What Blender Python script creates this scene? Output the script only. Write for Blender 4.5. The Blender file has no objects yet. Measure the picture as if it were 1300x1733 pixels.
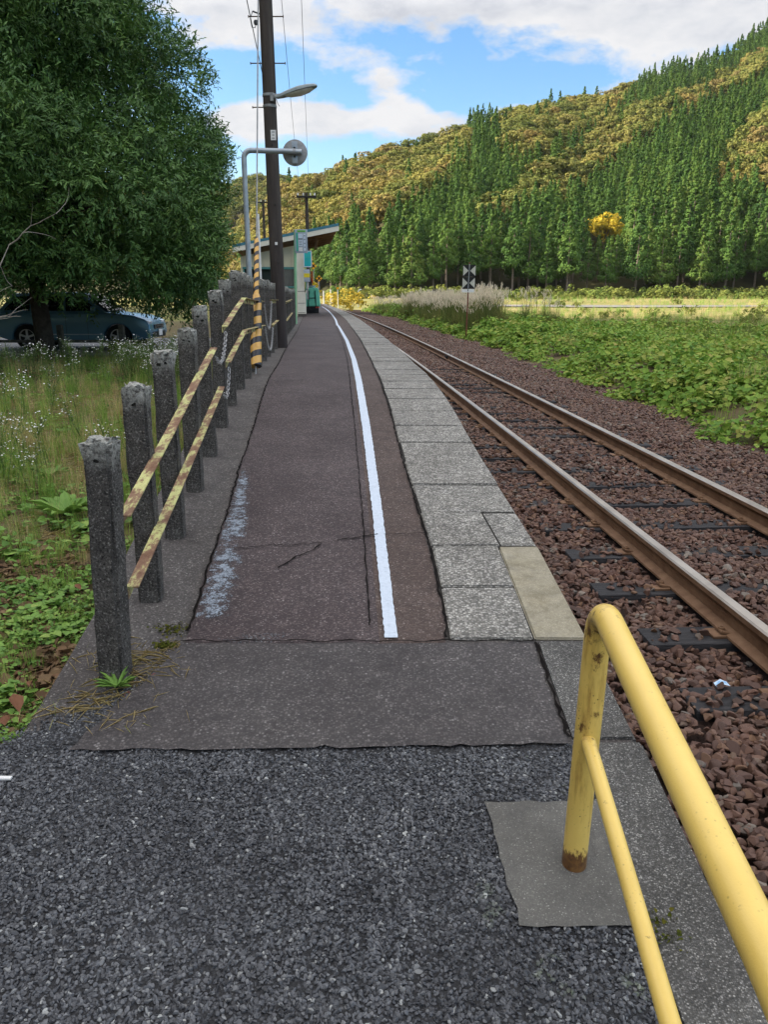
import bpy, bmesh, math, random
import numpy as np
from mathutils import Vector, Matrix
R_ = math.radians
random.seed(11)
rng = np.random.default_rng(7)
SC = bpy.context.scene
COL = SC.collection

# ------------------------------------------------------------------ camera model (metres; z = 0 is the rail top)
FPX, YH, CZ = 1300.0, 502.0, 1.5
PITCH = math.atan((866.5 - YH) / FPX)
SP, CP = math.sin(PITCH), math.cos(PITCH)
def ray(x, y):
    u, v = x - 650.0, y - 866.5
    return u, FPX * CP - v * SP, -(FPX * SP + v * CP)
def onz(x, y, z):
    X, Y, Z = ray(x, y); t = (z - CZ) / Z
    return Vector((X * t, Y * t, z))
def atY(x, y, Yv):
    X, Y, Z = ray(x, y); t = Yv / Y
    return Vector((X * t, Yv, CZ + Z * t))
def proj(X, Y, Z):
    d = Y * CP - (Z - CZ) * SP
    up = (Z - CZ) * CP + Y * SP
    return 650 + X / d * FPX, 866.5 - up / d * FPX

# ------------------------------------------------------------------ lines of the place
def gz(Y):                                  # top of ramp and platform
    if Y < 0: return -0.168
    z = -0.168 + 0.105 * Y
    if Y > 7.0:
        k = min(1.0, (Y - 7.0) / 1.6)
        zz = -0.168 + 0.105 * 7.0
        return zz + 0.083 * (1 - (1 - k) ** 2)
    return z
def xR(Y):                                  # right rail centre
    if Y <= 60: return 3.13 - 0.0585 * Y - 0.00033 * Y * Y
    return 3.13 - 0.0585 * 60 - 0.00033 * 3600 - 0.098 * (Y - 60)
def hd(Y): return -0.0585 - 0.00066 * min(Y, 60)
def xL(Y): return xR(Y) - 1.135
def ip(tab, Y):
    for (y0, x0), (y1, x1) in zip(tab, tab[1:]):
        if Y <= y1:
            return x0 + (x1 - x0) * (Y - y0) / (y1 - y0)
    return tab[-1][1]
E_T = [(-6, .80), (0, .82), (2.9, .83), (3.8, .80), (5.33, .69), (6.59, .62), (7.72, .54), (10.9, .37), (16.43, .05), (29.56, -.86)]
def xE(Y): return ip(E_T, Y) if Y < 29.5 else xL(Y) - 0.84
def xB(Y): return xE(Y) - (0.55 if Y > 3 else .56)
W_T = [(2.9, .0), (4.37, -.075), (5.99, -.17), (7.54, -.27), (10.9, -.46), (15.65, -.78), (23.84, -1.42)]
def xW(Y): return ip(W_T, Y) if Y < 23.8 else xE(Y) - 0.98
C_T = [(2.0, -.78), (3.12, -.83), (3.59, -.87), (4.39, -.92), (5.04, -.98), (6.23, -1.06), (8.4, -1.24), (10.31, -1.39), (12.58, -1.6), (20.67, -2.27), (33.82, -3.45)]
def xC(Y): return ip(C_T, Y) if Y < 33.8 else xE(Y) - 2.25
P_T = [(1.0, -.95), (2.64, -1.02), (3.27, -1.06), (3.98, -1.13), (4.7, -1.19), (5.43, -1.25), (6.2, -1.32), (6.94, -1.38), (7.67, -1.43), (9.1, -1.54), (13.6, -1.87), (24, -2.75), (34, -3.7)]
def xP(Y): return ip(P_T, Y) if Y < 34 else xE(Y) - 2.5

# ------------------------------------------------------------------ tagging
def tag(o, label=None, cat=None, group=None, kind=None):
    if label: o['label'] = label
    if cat: o['category'] = cat
    if group: o['group'] = group
    if kind: o['kind'] = kind
    return o
def empty(name, loc=(0, 0, 0), rz=0.0):
    o = bpy.data.objects.new(name, None); COL.objects.link(o)
    o.location = loc; o.rotation_euler = (0, 0, rz); o.empty_display_size = .2
    return o
def link(name, me, parent=None, loc=None):
    o = bpy.data.objects.new(name, me); COL.objects.link(o)
    if parent: o.parent = parent
    if loc is not None: o.location = loc
    return o
def kids(o): return [c for c in bpy.data.objects if c.parent is o]
def copy_tree(o, parent=None):
    c = o.copy(); COL.objects.link(c); c.parent = parent
    for ch in kids(o): copy_tree(ch, c)
    return c

# ------------------------------------------------------------------ mesh builder
class MB:
    def __init__(s): s.v = []; s.f = []; s.m = []; s.uv = {}
    def add(s, vs, fs, mi=0):
        b = len(s.v); s.v += [tuple(p) for p in vs]
        for f in fs: s.f.append([b + i for i in f]); s.m.append(mi)
        return b
    def box(s, c, d, rz=0, mi=0, rot=None, taper=1.0):
        M = rot if rot else Matrix.Rotation(rz, 3, 'Z')
        vs = []
        for z in (-1, 1):
            k = taper if z > 0 else 1.0
            for x, y in ((-1, -1), (1, -1), (1, 1), (-1, 1)):
                p = M @ Vector((x * d[0] / 2 * k, y * d[1] / 2 * k, z * d[2] / 2)); vs.append((p.x + c[0], p.y + c[1], p.z + c[2]))
        s.add(vs, [(3, 2, 1, 0), (4, 5, 6, 7), (0, 1, 5, 4), (1, 2, 6, 5), (2, 3, 7, 6), (3, 0, 4, 7)], mi)
        return s
    def tube(s, pts, r, n=10, mi=0, caps=True):
        pts = [Vector(p) for p in pts]
        rs = r if isinstance(r, (list, tuple)) else [r] * len(pts)
        prev = None; rings = []
        for i, p in enumerate(pts):
            t = (pts[min(i + 1, len(pts) - 1)] - pts[max(i - 1, 0)]).normalized()
            if prev is None:
                a = Vector((0, 0, 1)) if abs(t.z) < .9 else Vector((1, 0, 0))
                u = t.cross(a).normalized()
            else:
                u = (prev - t * prev.dot(t))
                u = u.normalized() if u.length > 1e-6 else t.orthogonal().normalized()
            w = t.cross(u); prev = u
            rings.append(s.add([p + (u * math.cos(k * 2 * math.pi / n) + w * math.sin(k * 2 * math.pi / n)) * rs[i] for k in range(n)], [], mi))
        for a, b in zip(rings, rings[1:]):
            for k in range(n):
                s.f.append([a + k, a + (k + 1) % n, b + (k + 1) % n, b + k]); s.m.append(mi)
        if caps:
            s.f.append([rings[0] + k for k in range(n)][::-1]); s.m.append(mi)
            s.f.append([rings[-1] + k for k in range(n)]); s.m.append(mi)
        return s
    def prism(s, poly, axis, a, b, mi=0):      # polygon extruded along an axis ('x','y','z')
        n = len(poly)
        def mk(q, t):
            return {'x': (t, q[0], q[1]), 'y': (q[0], t, q[1]), 'z': (q[0], q[1], t)}[axis]
        s.add([mk(q, a) for q in poly] + [mk(q, b) for q in poly],
              [list(range(n))[::-1], list(range(n, 2 * n))] + [(i, (i + 1) % n, n + (i + 1) % n, n + i) for i in range(n)], mi)
        return s
    def lathe(s, prof, c=(0, 0, 0), axis=(0, 0, 1), n=24, mi=0, caps=True):   # prof: (radius, along)
        ax = Vector(axis).normalized(); u = ax.orthogonal().normalized(); w = ax.cross(u); c = Vector(c)
        rings = []
        for r, h in prof:
            rings.append(s.add([c + ax * h + (u * math.cos(k * 2 * math.pi / n) + w * math.sin(k * 2 * math.pi / n)) * r for k in range(n)], []))
        for a, b in zip(rings, rings[1:]):
            for k in range(n):
                s.f.append([a + k, a + (k + 1) % n, b + (k + 1) % n, b + k]); s.m.append(mi)
        if caps:
            s.f.append([rings[0] + k for k in range(n)][::-1]); s.m.append(mi)
            s.f.append([rings[-1] + k for k in range(n)]); s.m.append(mi)
        return s
    def mesh(s, name, mats, smooth=False, bevel=0.0, seg=2, angle=40):
        me = bpy.data.meshes.new(name); me.from_pydata(s.v, [], s.f)
        if not isinstance(mats, (list, tuple)): mats = [mats]
        for m in mats: me.materials.append(m)
        me.polygons.foreach_set('material_index', s.m)
        bm = bmesh.new(); bm.from_mesh(me)
        bmesh.ops.recalc_face_normals(bm, faces=bm.faces)
        if bevel > 0:
            es = [e for e in bm.edges if len(e.link_faces) == 2 and e.calc_face_angle(0) > R_(30)]
            bmesh.ops.bevel(bm, geom=es, offset=bevel, segments=seg, affect='EDGES', profile=.6, clamp_overlap=True)
        bm.to_mesh(me); bm.free()
        if smooth or bevel > 0:
            me.polygons.foreach_set('use_smooth', [True] * len(me.polygons))
            me.set_sharp_from_angle(angle=R_(angle))
        me.update()
        return me
    def build(s, name, mats, parent=None, loc=None, **k):
        return link(name, s.mesh(name, mats, **k), parent, loc)

def np_mesh(name, V, nper, mats, attr=None, smooth=False, idx=None):
    """V: (n*nper,3) vertices, faces given per element by idx (list of tuples) or one n-gon each"""
    n = len(V) // nper
    me = bpy.data.meshes.new(name)
    fs = idx if idx else [tuple(range(nper))]
    me.vertices.add(len(V)); me.vertices.foreach_set('co', np.ascontiguousarray(V, np.float32).ravel())
    lens = np.array([len(f) for f in fs]); tot = int(lens.sum())
    pat = np.concatenate([np.array(f) for f in fs])
    loops = (np.arange(n)[:, None] * nper + pat[None, :]).ravel().astype(np.int32)
    me.loops.add(len(loops)); me.loops.foreach_set('vertex_index', loops)
    st = np.concatenate([[0], np.cumsum(lens)[:-1]])
    starts = (np.arange(n)[:, None] * tot + st[None, :]).ravel().astype(np.int32)
    me.polygons.add(len(starts)); me.polygons.foreach_set('loop_start', starts)
    me.polygons.foreach_set('loop_total', np.tile(lens, n).astype(np.int32))
    if smooth: me.polygons.foreach_set('use_smooth', np.ones(len(starts), bool))
    if attr is not None:
        a = me.attributes.new('tint', 'FLOAT', 'POINT'); a.data.foreach_set('value', np.repeat(attr, nper).astype(np.float32))
    for m in (mats if isinstance(mats, (list, tuple)) else [mats]): me.materials.append(m)
    me.update(calc_edges=True); me.validate()
    return me

def unit(a): return a / np.maximum(np.linalg.norm(a, axis=-1, keepdims=True), 1e-9)
def leaf_quads(C, Nn, D, L, Wd, fold=0.15):
    """leaves: centre C, normal Nn, direction D, length L, width Wd -> 6 verts each (base, l1, l2, tip, r2, r1), two folded halves"""
    D = unit(D - Nn * (D * Nn).sum(-1, keepdims=True)); S = np.cross(Nn, D)
    L = L[:, None]; Wd = Wd[:, None]
    base = C - D * L * .5; tip = C + D * L * .5 - Nn * L * .08
    lift = Nn * Wd * fold
    l1 = C - D * L * .15 + S * Wd * .5 + lift; l2 = C + D * L * .22 + S * Wd * .36 + lift
    r1 = C - D * L * .15 - S * Wd * .5 + lift; r2 = C + D * L * .22 - S * Wd * .36 + lift
    V = np.stack([base, l1, l2, tip, r2, r1], 1).reshape(-1, 3)
    return V
LEAF_IDX = [(0, 3, 2, 1), (0, 5, 4, 3)]

# ------------------------------------------------------------------ node helper
class NT:
    def __init__(s, tree): s.t = tree; s.n = tree.nodes; s.l = tree.links
    def new(s, typ, **k):
        n = s.n.new(typ)
        for a, b in k.items(): setattr(n, a, b)
        return n
    def set(s, sock, v):
        if isinstance(v, bpy.types.NodeSocket): s.l.new(v, sock)
        elif v is not None:
            if isinstance(v, (tuple, list)) and sock.type == 'RGBA' and len(v) == 3: v = (*v, 1)
            sock.default_value = v
    def coord(s, kind='Object'): return s.new('ShaderNodeTexCoord').outputs[kind]
    def pos(s): return s.new('ShaderNodeNewGeometry').outputs['Position']
    def noise(s, scale=5, detail=5, rough=.55, vec=None, dist=0, col=False):
        n = s.new('ShaderNodeTexNoise'); s.set(n.inputs['Scale'], scale); s.set(n.inputs['Detail'], detail); s.set(n.inputs['Roughness'], rough); s.set(n.inputs['Distortion'], dist)
        if vec is not None: s.l.new(vec, n.inputs['Vector'])
        return n.outputs['Color' if col else 'Fac']
    def voro(s, scale=20, vec=None, feature='F1', out='Distance', rand=1.0):
        n = s.new('ShaderNodeTexVoronoi', feature=feature); s.set(n.inputs['Scale'], scale); s.set(n.inputs['Randomness'], rand)
        if vec is not None: s.l.new(vec, n.inputs['Vector'])
        return n.outputs[out]
    def ramp(s, fac, stops, interp='LINEAR'):
        n = s.new('ShaderNodeValToRGB'); e = n.color_ramp.elements; n.color_ramp.interpolation = interp
        while len(e) < len(stops): e.new(.5)
        for i, (p, c) in enumerate(stops):
            e[i].position = p; e[i].color = (c, c, c, 1) if isinstance(c, (int, float)) else (*c, 1)
        s.set(n.inputs['Fac'], fac); return n.outputs['Color']
    def mix(s, fac, a, b, mode='MIX'):
        n = s.new('ShaderNodeMix', data_type='RGBA', blend_type=mode)
        s.set(n.inputs[0], fac); s.set(n.inputs[6], a); s.set(n.inputs[7], b); return n.outputs[2]
    def math(s, op, a, b=None, clamp=False):
        n = s.new('ShaderNodeMath', operation=op, use_clamp=clamp); s.set(n.inputs[0], a)
        if b is not None: s.set(n.inputs[1], b)
        return n.outputs[0]
    def map(s, v, a, b, c=0, d=1):
        n = s.new('ShaderNodeMapRange'); s.set(n.inputs[0], v); s.set(n.inputs[1], a); s.set(n.inputs[2], b); s.set(n.inputs[3], c); s.set(n.inputs[4], d); return n.outputs[0]
    def sep(s, v):
        n = s.new('ShaderNodeSeparateXYZ'); s.l.new(v, n.inputs[0]); return n.outputs
    def comb(s, x=0, y=0, z=0):
        n = s.new('ShaderNodeCombineXYZ'); s.set(n.inputs[0], x); s.set(n.inputs[1], y); s.set(n.inputs[2], z); return n.outputs[0]
    def bump(s, h, strength=.5, dist=.01, nrm=None):
        n = s.new('ShaderNodeBump'); s.set(n.inputs['Strength'], strength); s.set(n.inputs['Distance'], dist); s.set(n.inputs['Height'], h)
        if nrm is not None: s.l.new(nrm, n.inputs['Normal'])
        return n.outputs[0]
    def rnd(s): return s.new('ShaderNodeObjectInfo').outputs['Random']
    def attr(s, name):
        n = s.new('ShaderNodeAttribute', attribute_name=name); return n.outputs['Fac']
def new_mat(name):
    m = bpy.data.materials.new(name); m.use_nodes = True
    t = NT(m.node_tree); b = m.node_tree.nodes['Principled BSDF']
    return m, t, b
def setp(t, b, color=None, rough=None, metal=None, spec=None, normal=None):
    if color is not None: t.set(b.inputs['Base Color'], color)
    if rough is not None: t.set(b.inputs['Roughness'], rough)
    if metal is not None: t.set(b.inputs['Metallic'], metal)
    if spec is not None: t.set(b.inputs['Specular IOR Level'], spec)
    if normal is not None: t.l.new(normal, b.inputs['Normal'])

def simple(name, c, c2=None, rough=.7, scale=6, spec=.3, metal=0, bump=0, bscale=60, coord='Object', lo=.35, hi=.65, bd=.004):
    m, t, b = new_mat(name); v = t.coord(coord) if coord != 'Pos' else t.pos()
    col = t.ramp(t.noise(scale, 6, .6, v), [(lo, c), (hi, c2)]) if c2 else c
    n = t.bump(t.noise(bscale, 5, .6, v), bump, bd) if bump else None
    setp(t, b, col, rough, metal, spec, n); return m

MT = {}
def aggregate(name, base, stones, cell, blot, blot_c, rough=.85, bumps=.5, mortar=.55, bd=.003, finish=None, big=1.4):
    """asphalt / washed concrete: cells of stone colours with a blotchy tone on top; UV in metres"""
    m, t, b = new_mat(name); v = t.coord('UV')
    vn = t.new('ShaderNodeTexVoronoi', feature='F1'); t.set(vn.inputs['Scale'], 1 / cell); t.l.new(v, vn.inputs['Vector'])
    rr = t.sep(vn.outputs['Color'])[0]
    cells = t.ramp(rr, stones)
    d = vn.outputs['Distance']
    col = t.mix(t.map(d, .35, .75), cells, base)
    col = t.mix(t.map(t.noise(1 / (cell * 5), 2, .5, v), .50, .85), col, base)
    f = t.noise(big, 5, .6, v); col = t.mix(t.map(f, blot[0], blot[1]), col, blot_c, 'MULTIPLY')
    f2 = t.noise(9, 6, .65, v); col = t.mix(t.map(f2, .35, .7), col, (.70, .70, .72), 'MULTIPLY')
    f3 = t.noise(2.7, 7, .72, v, 1.2); col = t.mix(t.map(f3, .56, .70), col, (.62, .60, .60), 'MULTIPLY')
    h = t.math('ADD', t.math('MULTIPLY', d, -1.0), t.math('MULTIPLY', t.noise(1 / (cell * 3), 4, .6, v), 1.2))
    if finish: col = finish(t, v, col)
    setp(t, b, col, rough, 0, .35, t.bump(h, bumps, bd))
    return m

def foliage(name, cols, rough=.55, trans=.25, rndamt=1.0, tint=.5, spec=.25):
    """leaf material: colour picked from cols by instance random and a per-leaf tint"""
    m, t, b = new_mat(name)
    f = t.math('ADD', t.math('MULTIPLY', t.rnd(), rndamt * (1 - tint)), t.math('MULTIPLY', t.attr('tint'), tint), True)
    k = len(cols) - 1
    col = t.ramp(f, [(i / k, c) for i, c in enumerate(cols)])
    setp(t, b, col, rough, 0, spec)
    tr = t.new('ShaderNodeBsdfTranslucent'); t.l.new(col, tr.inputs['Color'])
    mx = t.new('ShaderNodeMixShader'); mx.inputs[0].default_value = trans
    t.l.new(b.outputs[0], mx.inputs[1]); t.l.new(tr.outputs[0], mx.inputs[2])
    t.l.new(mx.outputs[0], m.node_tree.nodes['Material Output'].inputs['Surface'])
    return m

# ------------------------------------------------------------------ scatter ("stuff" only)
SRC_N = [0]
def scatter(name, P, rot, scl, idx, meshes):
    SRC_N[0] += 1
    c = bpy.data.collections.new('source_%s' % name)
    for i, me in enumerate(meshes):
        o = bpy.data.objects.new('s%02d_%02d' % (SRC_N[0], i), me); c.objects.link(o)
    me = bpy.data.meshes.new(name); n = len(P)
    me.vertices.add(n); me.vertices.foreach_set('co', np.ascontiguousarray(P, np.float32).ravel())
    a = me.attributes.new('rot', 'FLOAT_VECTOR', 'POINT'); a.data.foreach_set('vector', np.ascontiguousarray(rot, np.float32).ravel())
    scl = np.asarray(scl, np.float32)
    if scl.ndim == 1: scl = np.repeat(scl[:, None], 3, 1)
    a = me.attributes.new('scl', 'FLOAT_VECTOR', 'POINT'); a.data.foreach_set('vector', np.ascontiguousarray(scl).ravel())
    a = me.attributes.new('idx', 'INT', 'POINT'); a.data.foreach_set('value', np.asarray(idx, np.int32))
    o = link(name, me)
    g = bpy.data.node_groups.new(name, 'GeometryNodeTree')
    g.interface.new_socket('Geometry', in_out='INPUT', socket_type='NodeSocketGeometry')
    g.interface.new_socket('Geometry', in_out='OUTPUT', socket_type='NodeSocketGeometry')
    N = g.nodes; I = N.new('NodeGroupInput'); O = N.new('NodeGroupOutput')
    ci = N.new('GeometryNodeCollectionInfo'); ci.inputs['Collection'].default_value = c
    ci.inputs['Separate Children'].default_value = True; ci.inputs['Reset Children'].default_value = True
    ip_ = N.new('GeometryNodeInstanceOnPoints'); ip_.inputs['Pick Instance'].default_value = True
    def at(nm, dt):
        q = N.new('GeometryNodeInputNamedAttribute'); q.data_type = dt; q.inputs['Name'].default_value = nm; return q.outputs['Attribute']
    e2r = N.new('FunctionNodeEulerToRotation')
    g.links.new(at('rot', 'FLOAT_VECTOR'), e2r.inputs[0]); g.links.new(e2r.outputs[0], ip_.inputs['Rotation'])
    g.links.new(at('scl', 'FLOAT_VECTOR'), ip_.inputs['Scale']); g.links.new(at('idx', 'INT'), ip_.inputs['Instance Index'])
    g.links.new(I.outputs[0], ip_.inputs['Points']); g.links.new(ci.outputs[0], ip_.inputs['Instance'])
    g.links.new(ip_.outputs[0], O.inputs[0])
    md = o.modifiers.new('scatter', 'NODES'); md.node_group = g
    o['kind'] = 'stuff'
    return o
def rz_only(n, tilt=0.0):
    r = np.zeros((n, 3)); r[:, 2] = rng.uniform(0, 6.283, n)
    if tilt: r[:, :2] = rng.normal(0, tilt, (n, 2))
    return r

def strip(name, mat, xa, xb, Y0, Y1, dy, dz=0.0, nx=2, zf=gz, ja=0.0, jb=0.0, kind='structure', thick=0.0):
    """a sheet between two lines along the track, UV = (lateral metres, distance)"""
    n = max(2, int((Y1 - Y0) / dy) + 1); vs = []; uv = []
    for i in range(n):
        Y = Y0 + (Y1 - Y0) * i / (n - 1)
        a = xa(Y) + random.uniform(-ja, ja); b = xb(Y) + random.uniform(-jb, jb)
        for k in range(nx):
            x = a + (b - a) * k / (nx - 1); vs.append((x, Y, zf(Y) + dz)); uv.append((x - xE(Y), Y))
    fs = [(i * nx + k, i * nx + k + 1, (i + 1) * nx + k + 1, (i + 1) * nx + k) for i in range(n - 1) for k in range(nx - 1)]
    me = bpy.data.meshes.new(name); me.from_pydata(vs, [], fs); me.materials.append(mat)
    l = me.uv_layers.new(name='UVMap')
    for lp in me.loops: l.data[lp.index].uv = uv[lp.vertex_index]
    o = link(name, me)
    if kind: o['kind'] = kind
    return o
def poly_sheet(name, mat, pts, zf, dz, n=1, kind='structure', jit=0):
    """flat sheet from a polygon in plan, subdivided edges jittered"""
    P = []
    for (a, b) in zip(pts, pts[1:] + pts[:1]):
        k = max(1, int(math.dist(a, b) / .04)) if jit else 1
        for i in range(k):
            j = jit if i else jit * .3
            P.append((a[0] + (b[0] - a[0]) * i / k + random.uniform(-j, j), a[1] + (b[1] - a[1]) * i / k + random.uniform(-j, j)))
    me = bpy.data.meshes.new(name)
    me.from_pydata([(x, y, zf(y) + dz) for x, y in P], [], [list(range(len(P)))]); me.materials.append(mat)
    if me.polygons[0].normal.z < 0: me.flip_normals()
    l = me.uv_layers.new(name='UVMap')
    for lp in me.loops: l.data[lp.index].uv = P[lp.vertex_index]
    o = link(name, me)
    if kind: o['kind'] = kind
    return o
def smooth01(a, b, x):
    k = min(1, max(0, (x - a) / (b - a))); return k * k * (3 - 2 * k)
# ================================================================== light, sky, camera
SUN_EL, SUN_TO = 32.0, Vector((-0.985, 0.14, 0))           # direction towards the sun, in plan
SUN_TO.normalize()
sdir = Vector((SUN_TO.x * math.cos(R_(SUN_EL)), SUN_TO.y * math.cos(R_(SUN_EL)), math.sin(R_(SUN_EL))))
sl = bpy.data.lights.new('sun', 'SUN'); sl.energy = 4.9; sl.angle = R_(.5); sl.color = (1, .88, .71)
so = bpy.data.objects.new('sun', sl); COL.objects.link(so); so.rotation_euler = sdir.to_track_quat('Z', 'Y').to_euler(); so.location = (-30, -30, 60)
W = bpy.data.worlds.new('World'); SC.world = W; W.use_nodes = True
t = NT(W.node_tree); bg = W.node_tree.nodes['Background']
sky = t.new('ShaderNodeTexSky', sky_type='NISHITA'); sky.sun_disc = False; sky.sun_elevation = R_(SUN_EL)
sky.sun_rotation = math.atan2(sdir.x, sdir.y); sky.air_density = 1.0; sky.dust_density = .6; sky.ozone_density = 1.6
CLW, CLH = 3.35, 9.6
dv = t.coord('Generated'); sx = t.sep(dv)
az = t.math('ARCTAN2', sx[0], sx[1]); el = t.math('ARCSINE', sx[2])
wv = t.comb(t.math('MULTIPLY', az, 4.2), t.math('MULTIPLY', el, 9.0), 2.3)
n1 = t.noise(1.5, 10, .60, wv, .25); n2 = t.noise(4.5, 8, .62, wv, .1)
def angles(px, py):
    d = Vector(ray(px, py)).normalized(); return math.atan2(d.x, d.y), math.asin(d.z)
def bumps(lst):
    tot = None
    for px, py, rx, ry, amp in lst:
        a0, e0 = angles(px, py); a1, _ = angles(px + rx, py); _, e1 = angles(px, py - ry)
        u = t.math('DIVIDE', t.math('SUBTRACT', az, a0), abs(a1 - a0)); w = t.math('DIVIDE', t.math('SUBTRACT', el, e0), abs(e1 - e0))
        g = t.math('MULTIPLY', t.math('EXPONENT', t.math('MULTIPLY', t.math('ADD', t.math('MULTIPLY', u, u), t.math('MULTIPLY', w, w)), -1.0)), amp)
        tot = g if tot is None else t.math('ADD', tot, g)
    return tot
bm_ = bumps([(820, 5, 420, 75, .30), (1180, 50, 260, 85, .26), (330, 20, 130, 75, .24), (410, 85, 60, 40, .12), (570, 100, 90, 30, .14), (655, 145, 35, 40, .12), (600, 208, 170, 30, .36), (425, 215, 80, 42, .32), (700, 190, 60, 24, .16), (470, 125, 60, 42, -.20), (395, 150, 40, 30, -.14), (590, 165, 60, 22, -.12), (770, 160, 80, 42, -.18), (900, 135, 130, 28, -.14), (560, 270, 260, 30, -.04)])
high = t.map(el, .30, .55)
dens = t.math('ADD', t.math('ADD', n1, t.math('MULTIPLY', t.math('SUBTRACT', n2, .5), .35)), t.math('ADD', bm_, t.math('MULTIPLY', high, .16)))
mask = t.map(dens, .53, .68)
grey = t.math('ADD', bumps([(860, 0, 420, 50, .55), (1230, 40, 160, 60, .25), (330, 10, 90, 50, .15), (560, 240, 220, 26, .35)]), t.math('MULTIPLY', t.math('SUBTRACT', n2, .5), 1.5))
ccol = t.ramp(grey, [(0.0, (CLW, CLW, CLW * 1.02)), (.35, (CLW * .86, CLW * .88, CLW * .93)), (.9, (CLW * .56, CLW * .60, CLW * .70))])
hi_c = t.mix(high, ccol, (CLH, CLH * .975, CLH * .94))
sat = t.new('ShaderNodeHueSaturation'); sat.inputs['Saturation'].default_value = 1.28; sat.inputs['Value'].default_value = .88; t.l.new(sky.outputs[0], sat.inputs['Color'])
hz = t.map(el, .16, .02)
base_sky = t.mix(t.math('MULTIPLY', hz, .55), sat.outputs[0], (CLW * .58, CLW * .68, CLW * .88))
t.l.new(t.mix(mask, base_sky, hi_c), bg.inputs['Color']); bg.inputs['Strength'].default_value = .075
cam = bpy.data.cameras.new('camera'); co = bpy.data.objects.new('camera', cam); COL.objects.link(co)
co.location = (0, 0, CZ); co.rotation_euler = (R_(90) - PITCH, 0, 0)
cam.sensor_fit = 'VERTICAL'; cam.sensor_height = 36; cam.lens = FPX / 1733 * 36; cam.clip_end = 6000; cam.clip_start = .05
SC.camera = co
SC.view_settings.view_transform = 'Standard'; SC.view_settings.look = 'None'; SC.view_settings.exposure = 1.80; SC.view_settings.gamma = 1
SC.cycles.max_bounces = 6; SC.cycles.transparent_max_bounces = 6; SC.cycles.caustics_reflective = False; SC.cycles.caustics_refractive = False
SC.cycles.use_denoising = True

# ================================================================== materials of the setting
def ph_white(v): return (v, v, v)
def ramp_finish(t, v, col):                                  # worn bluish paint along the left edge, light runs beside the line
    s = t.sep(v); px = s[0]; py = s[1]
    n = t.noise(9, 6, .7, v); nf = t.noise(120, 3, .6, v)
    e = t.math('ADD', px, t.math('MULTIPLY', py, .0))
    return col
MT['asphalt'] = aggregate('platform_asphalt', (.050, .037, .039), [(0, (.044, .033, .035)), (.5, (.084, .062, .063)), (.82, (.132, .105, .103)), (.95, (.18, .152, .148)), (1, (.27, .245, .24))], .0085, (.35, .72), (.55, .5, .52), .82, .55)
MT['asphalt_side'] = aggregate('platform_asphalt_strip', (.066, .046, .040), [(0, (.064, .044, .039)), (.55, (.108, .077, .067)), (.9, (.13, .104, .095)), (1, (.27, .23, .21))], .0085, (.35, .72), (.62, .57, .55), .85, .5)
MT['patch'] = aggregate('ramp_patch', (.055, .050, .050), [(0, (.048, .044, .045)), (.55, (.09, .081, .08)), (.86, (.13, .12, .117)), (.96, (.17, .16, .154)), (1, (.25, .24, .235))], .0085, (.3, .75), (.62, .58, .60), .8, .45)
MT['gravel_base'] = aggregate('path_binder', (.014, .014, .016), [(0, (.016, .017, .02)), (.6, (.04, .042, .048)), (.93, (.08, .083, .09)), (1, (.25, .25, .25))], .009, (.3, .7), (.6, .6, .64), .7, .9, bd=.006)
MT['slab'] = aggregate('washed_concrete', (.15, .145, .132), [(0, (.12, .115, .106)), (.3, (.30, .287, .262)), (.7, (.46, .445, .41)), (1, (.64, .62, .58))], .011, (.3, .75), (.62, .61, .60), .9, .8, bd=.005)
MT['slab_pale'] = aggregate('pale_concrete', (.31, .285, .215), [(0, (.28, .25, .19)), (.6, (.37, .34, .27)), (1, (.46, .43, .35))], .005, (.25, .8), (.62, .58, .48), .9, .25, bd=.002, big=5)
MT['kerb'] = aggregate('old_kerb', (.09, .087, .081), [(0, (.055, .054, .05)), (.45, (.14, .136, .128)), (.8, (.26, .25, .24)), (1, (.52, .51, .48))], .0048, (.3, .7), (.5, .49, .48), .9, .7, bd=.004)
MT['pad'] = aggregate('pad_concrete', (.12, .117, .108), [(0, (.105, .102, .094)), (.7, (.15, .145, .134)), (.95, (.2, .195, .18)), (1, (.36, .35, .33))], .0036, (.3, .75), (.7, .68, .66), .9, .3, bd=.002)
MT['strip'] = aggregate('platform_side_concrete', (.078, .071, .069), [(0, (.068, .062, .06)), (.5, (.115, .106, .102)), (.88, (.17, .157, .15)), (1, (.34, .33, .31))], .008, (.3, .72), (.6, .57, .56), .9, .5)
m, t, b = new_mat('line_paint'); v = t.pos()
c = t.ramp(t.noise(60, 5, .7, v), [(.28, (.30, .35, .42)), (.42, (.44, .50, .59)), (.7, (.53, .59, .68))])
setp(t, b, c, .75, 0, .3, t.bump(t.noise(220, 3, .6, v), .5, .003)); MT['line'] = m
m, t, b = new_mat('worn_paint'); v = t.pos()
c = t.ramp(t.noise(90, 5, .7, v), [(.35, (.13, .15, .185)), (.6, (.26, .30, .355))])
setp(t, b, c, .8, 0, .3)
uvs = t.sep(t.coord('UV'))
dens_ = t.math('ADD', t.math('ADD', t.math('MULTIPLY', t.noise(17, 7, .8, v), .95), t.math('MULTIPLY', t.noise(150, 3, .6, v), .5)), uvs[0])
msk = t.map(dens_, .70, .76)
tr = t.new('ShaderNodeBsdfTransparent'); mx = t.new('ShaderNodeMixShader'); t.l.new(msk, mx.inputs[0]); t.l.new(tr.outputs[0], mx.inputs[1]); t.l.new(b.outputs[0], mx.inputs[2])
t.l.new(mx.outputs[0], m.node_tree.nodes['Material Output'].inputs['Surface']); MT['worn'] = m

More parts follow.
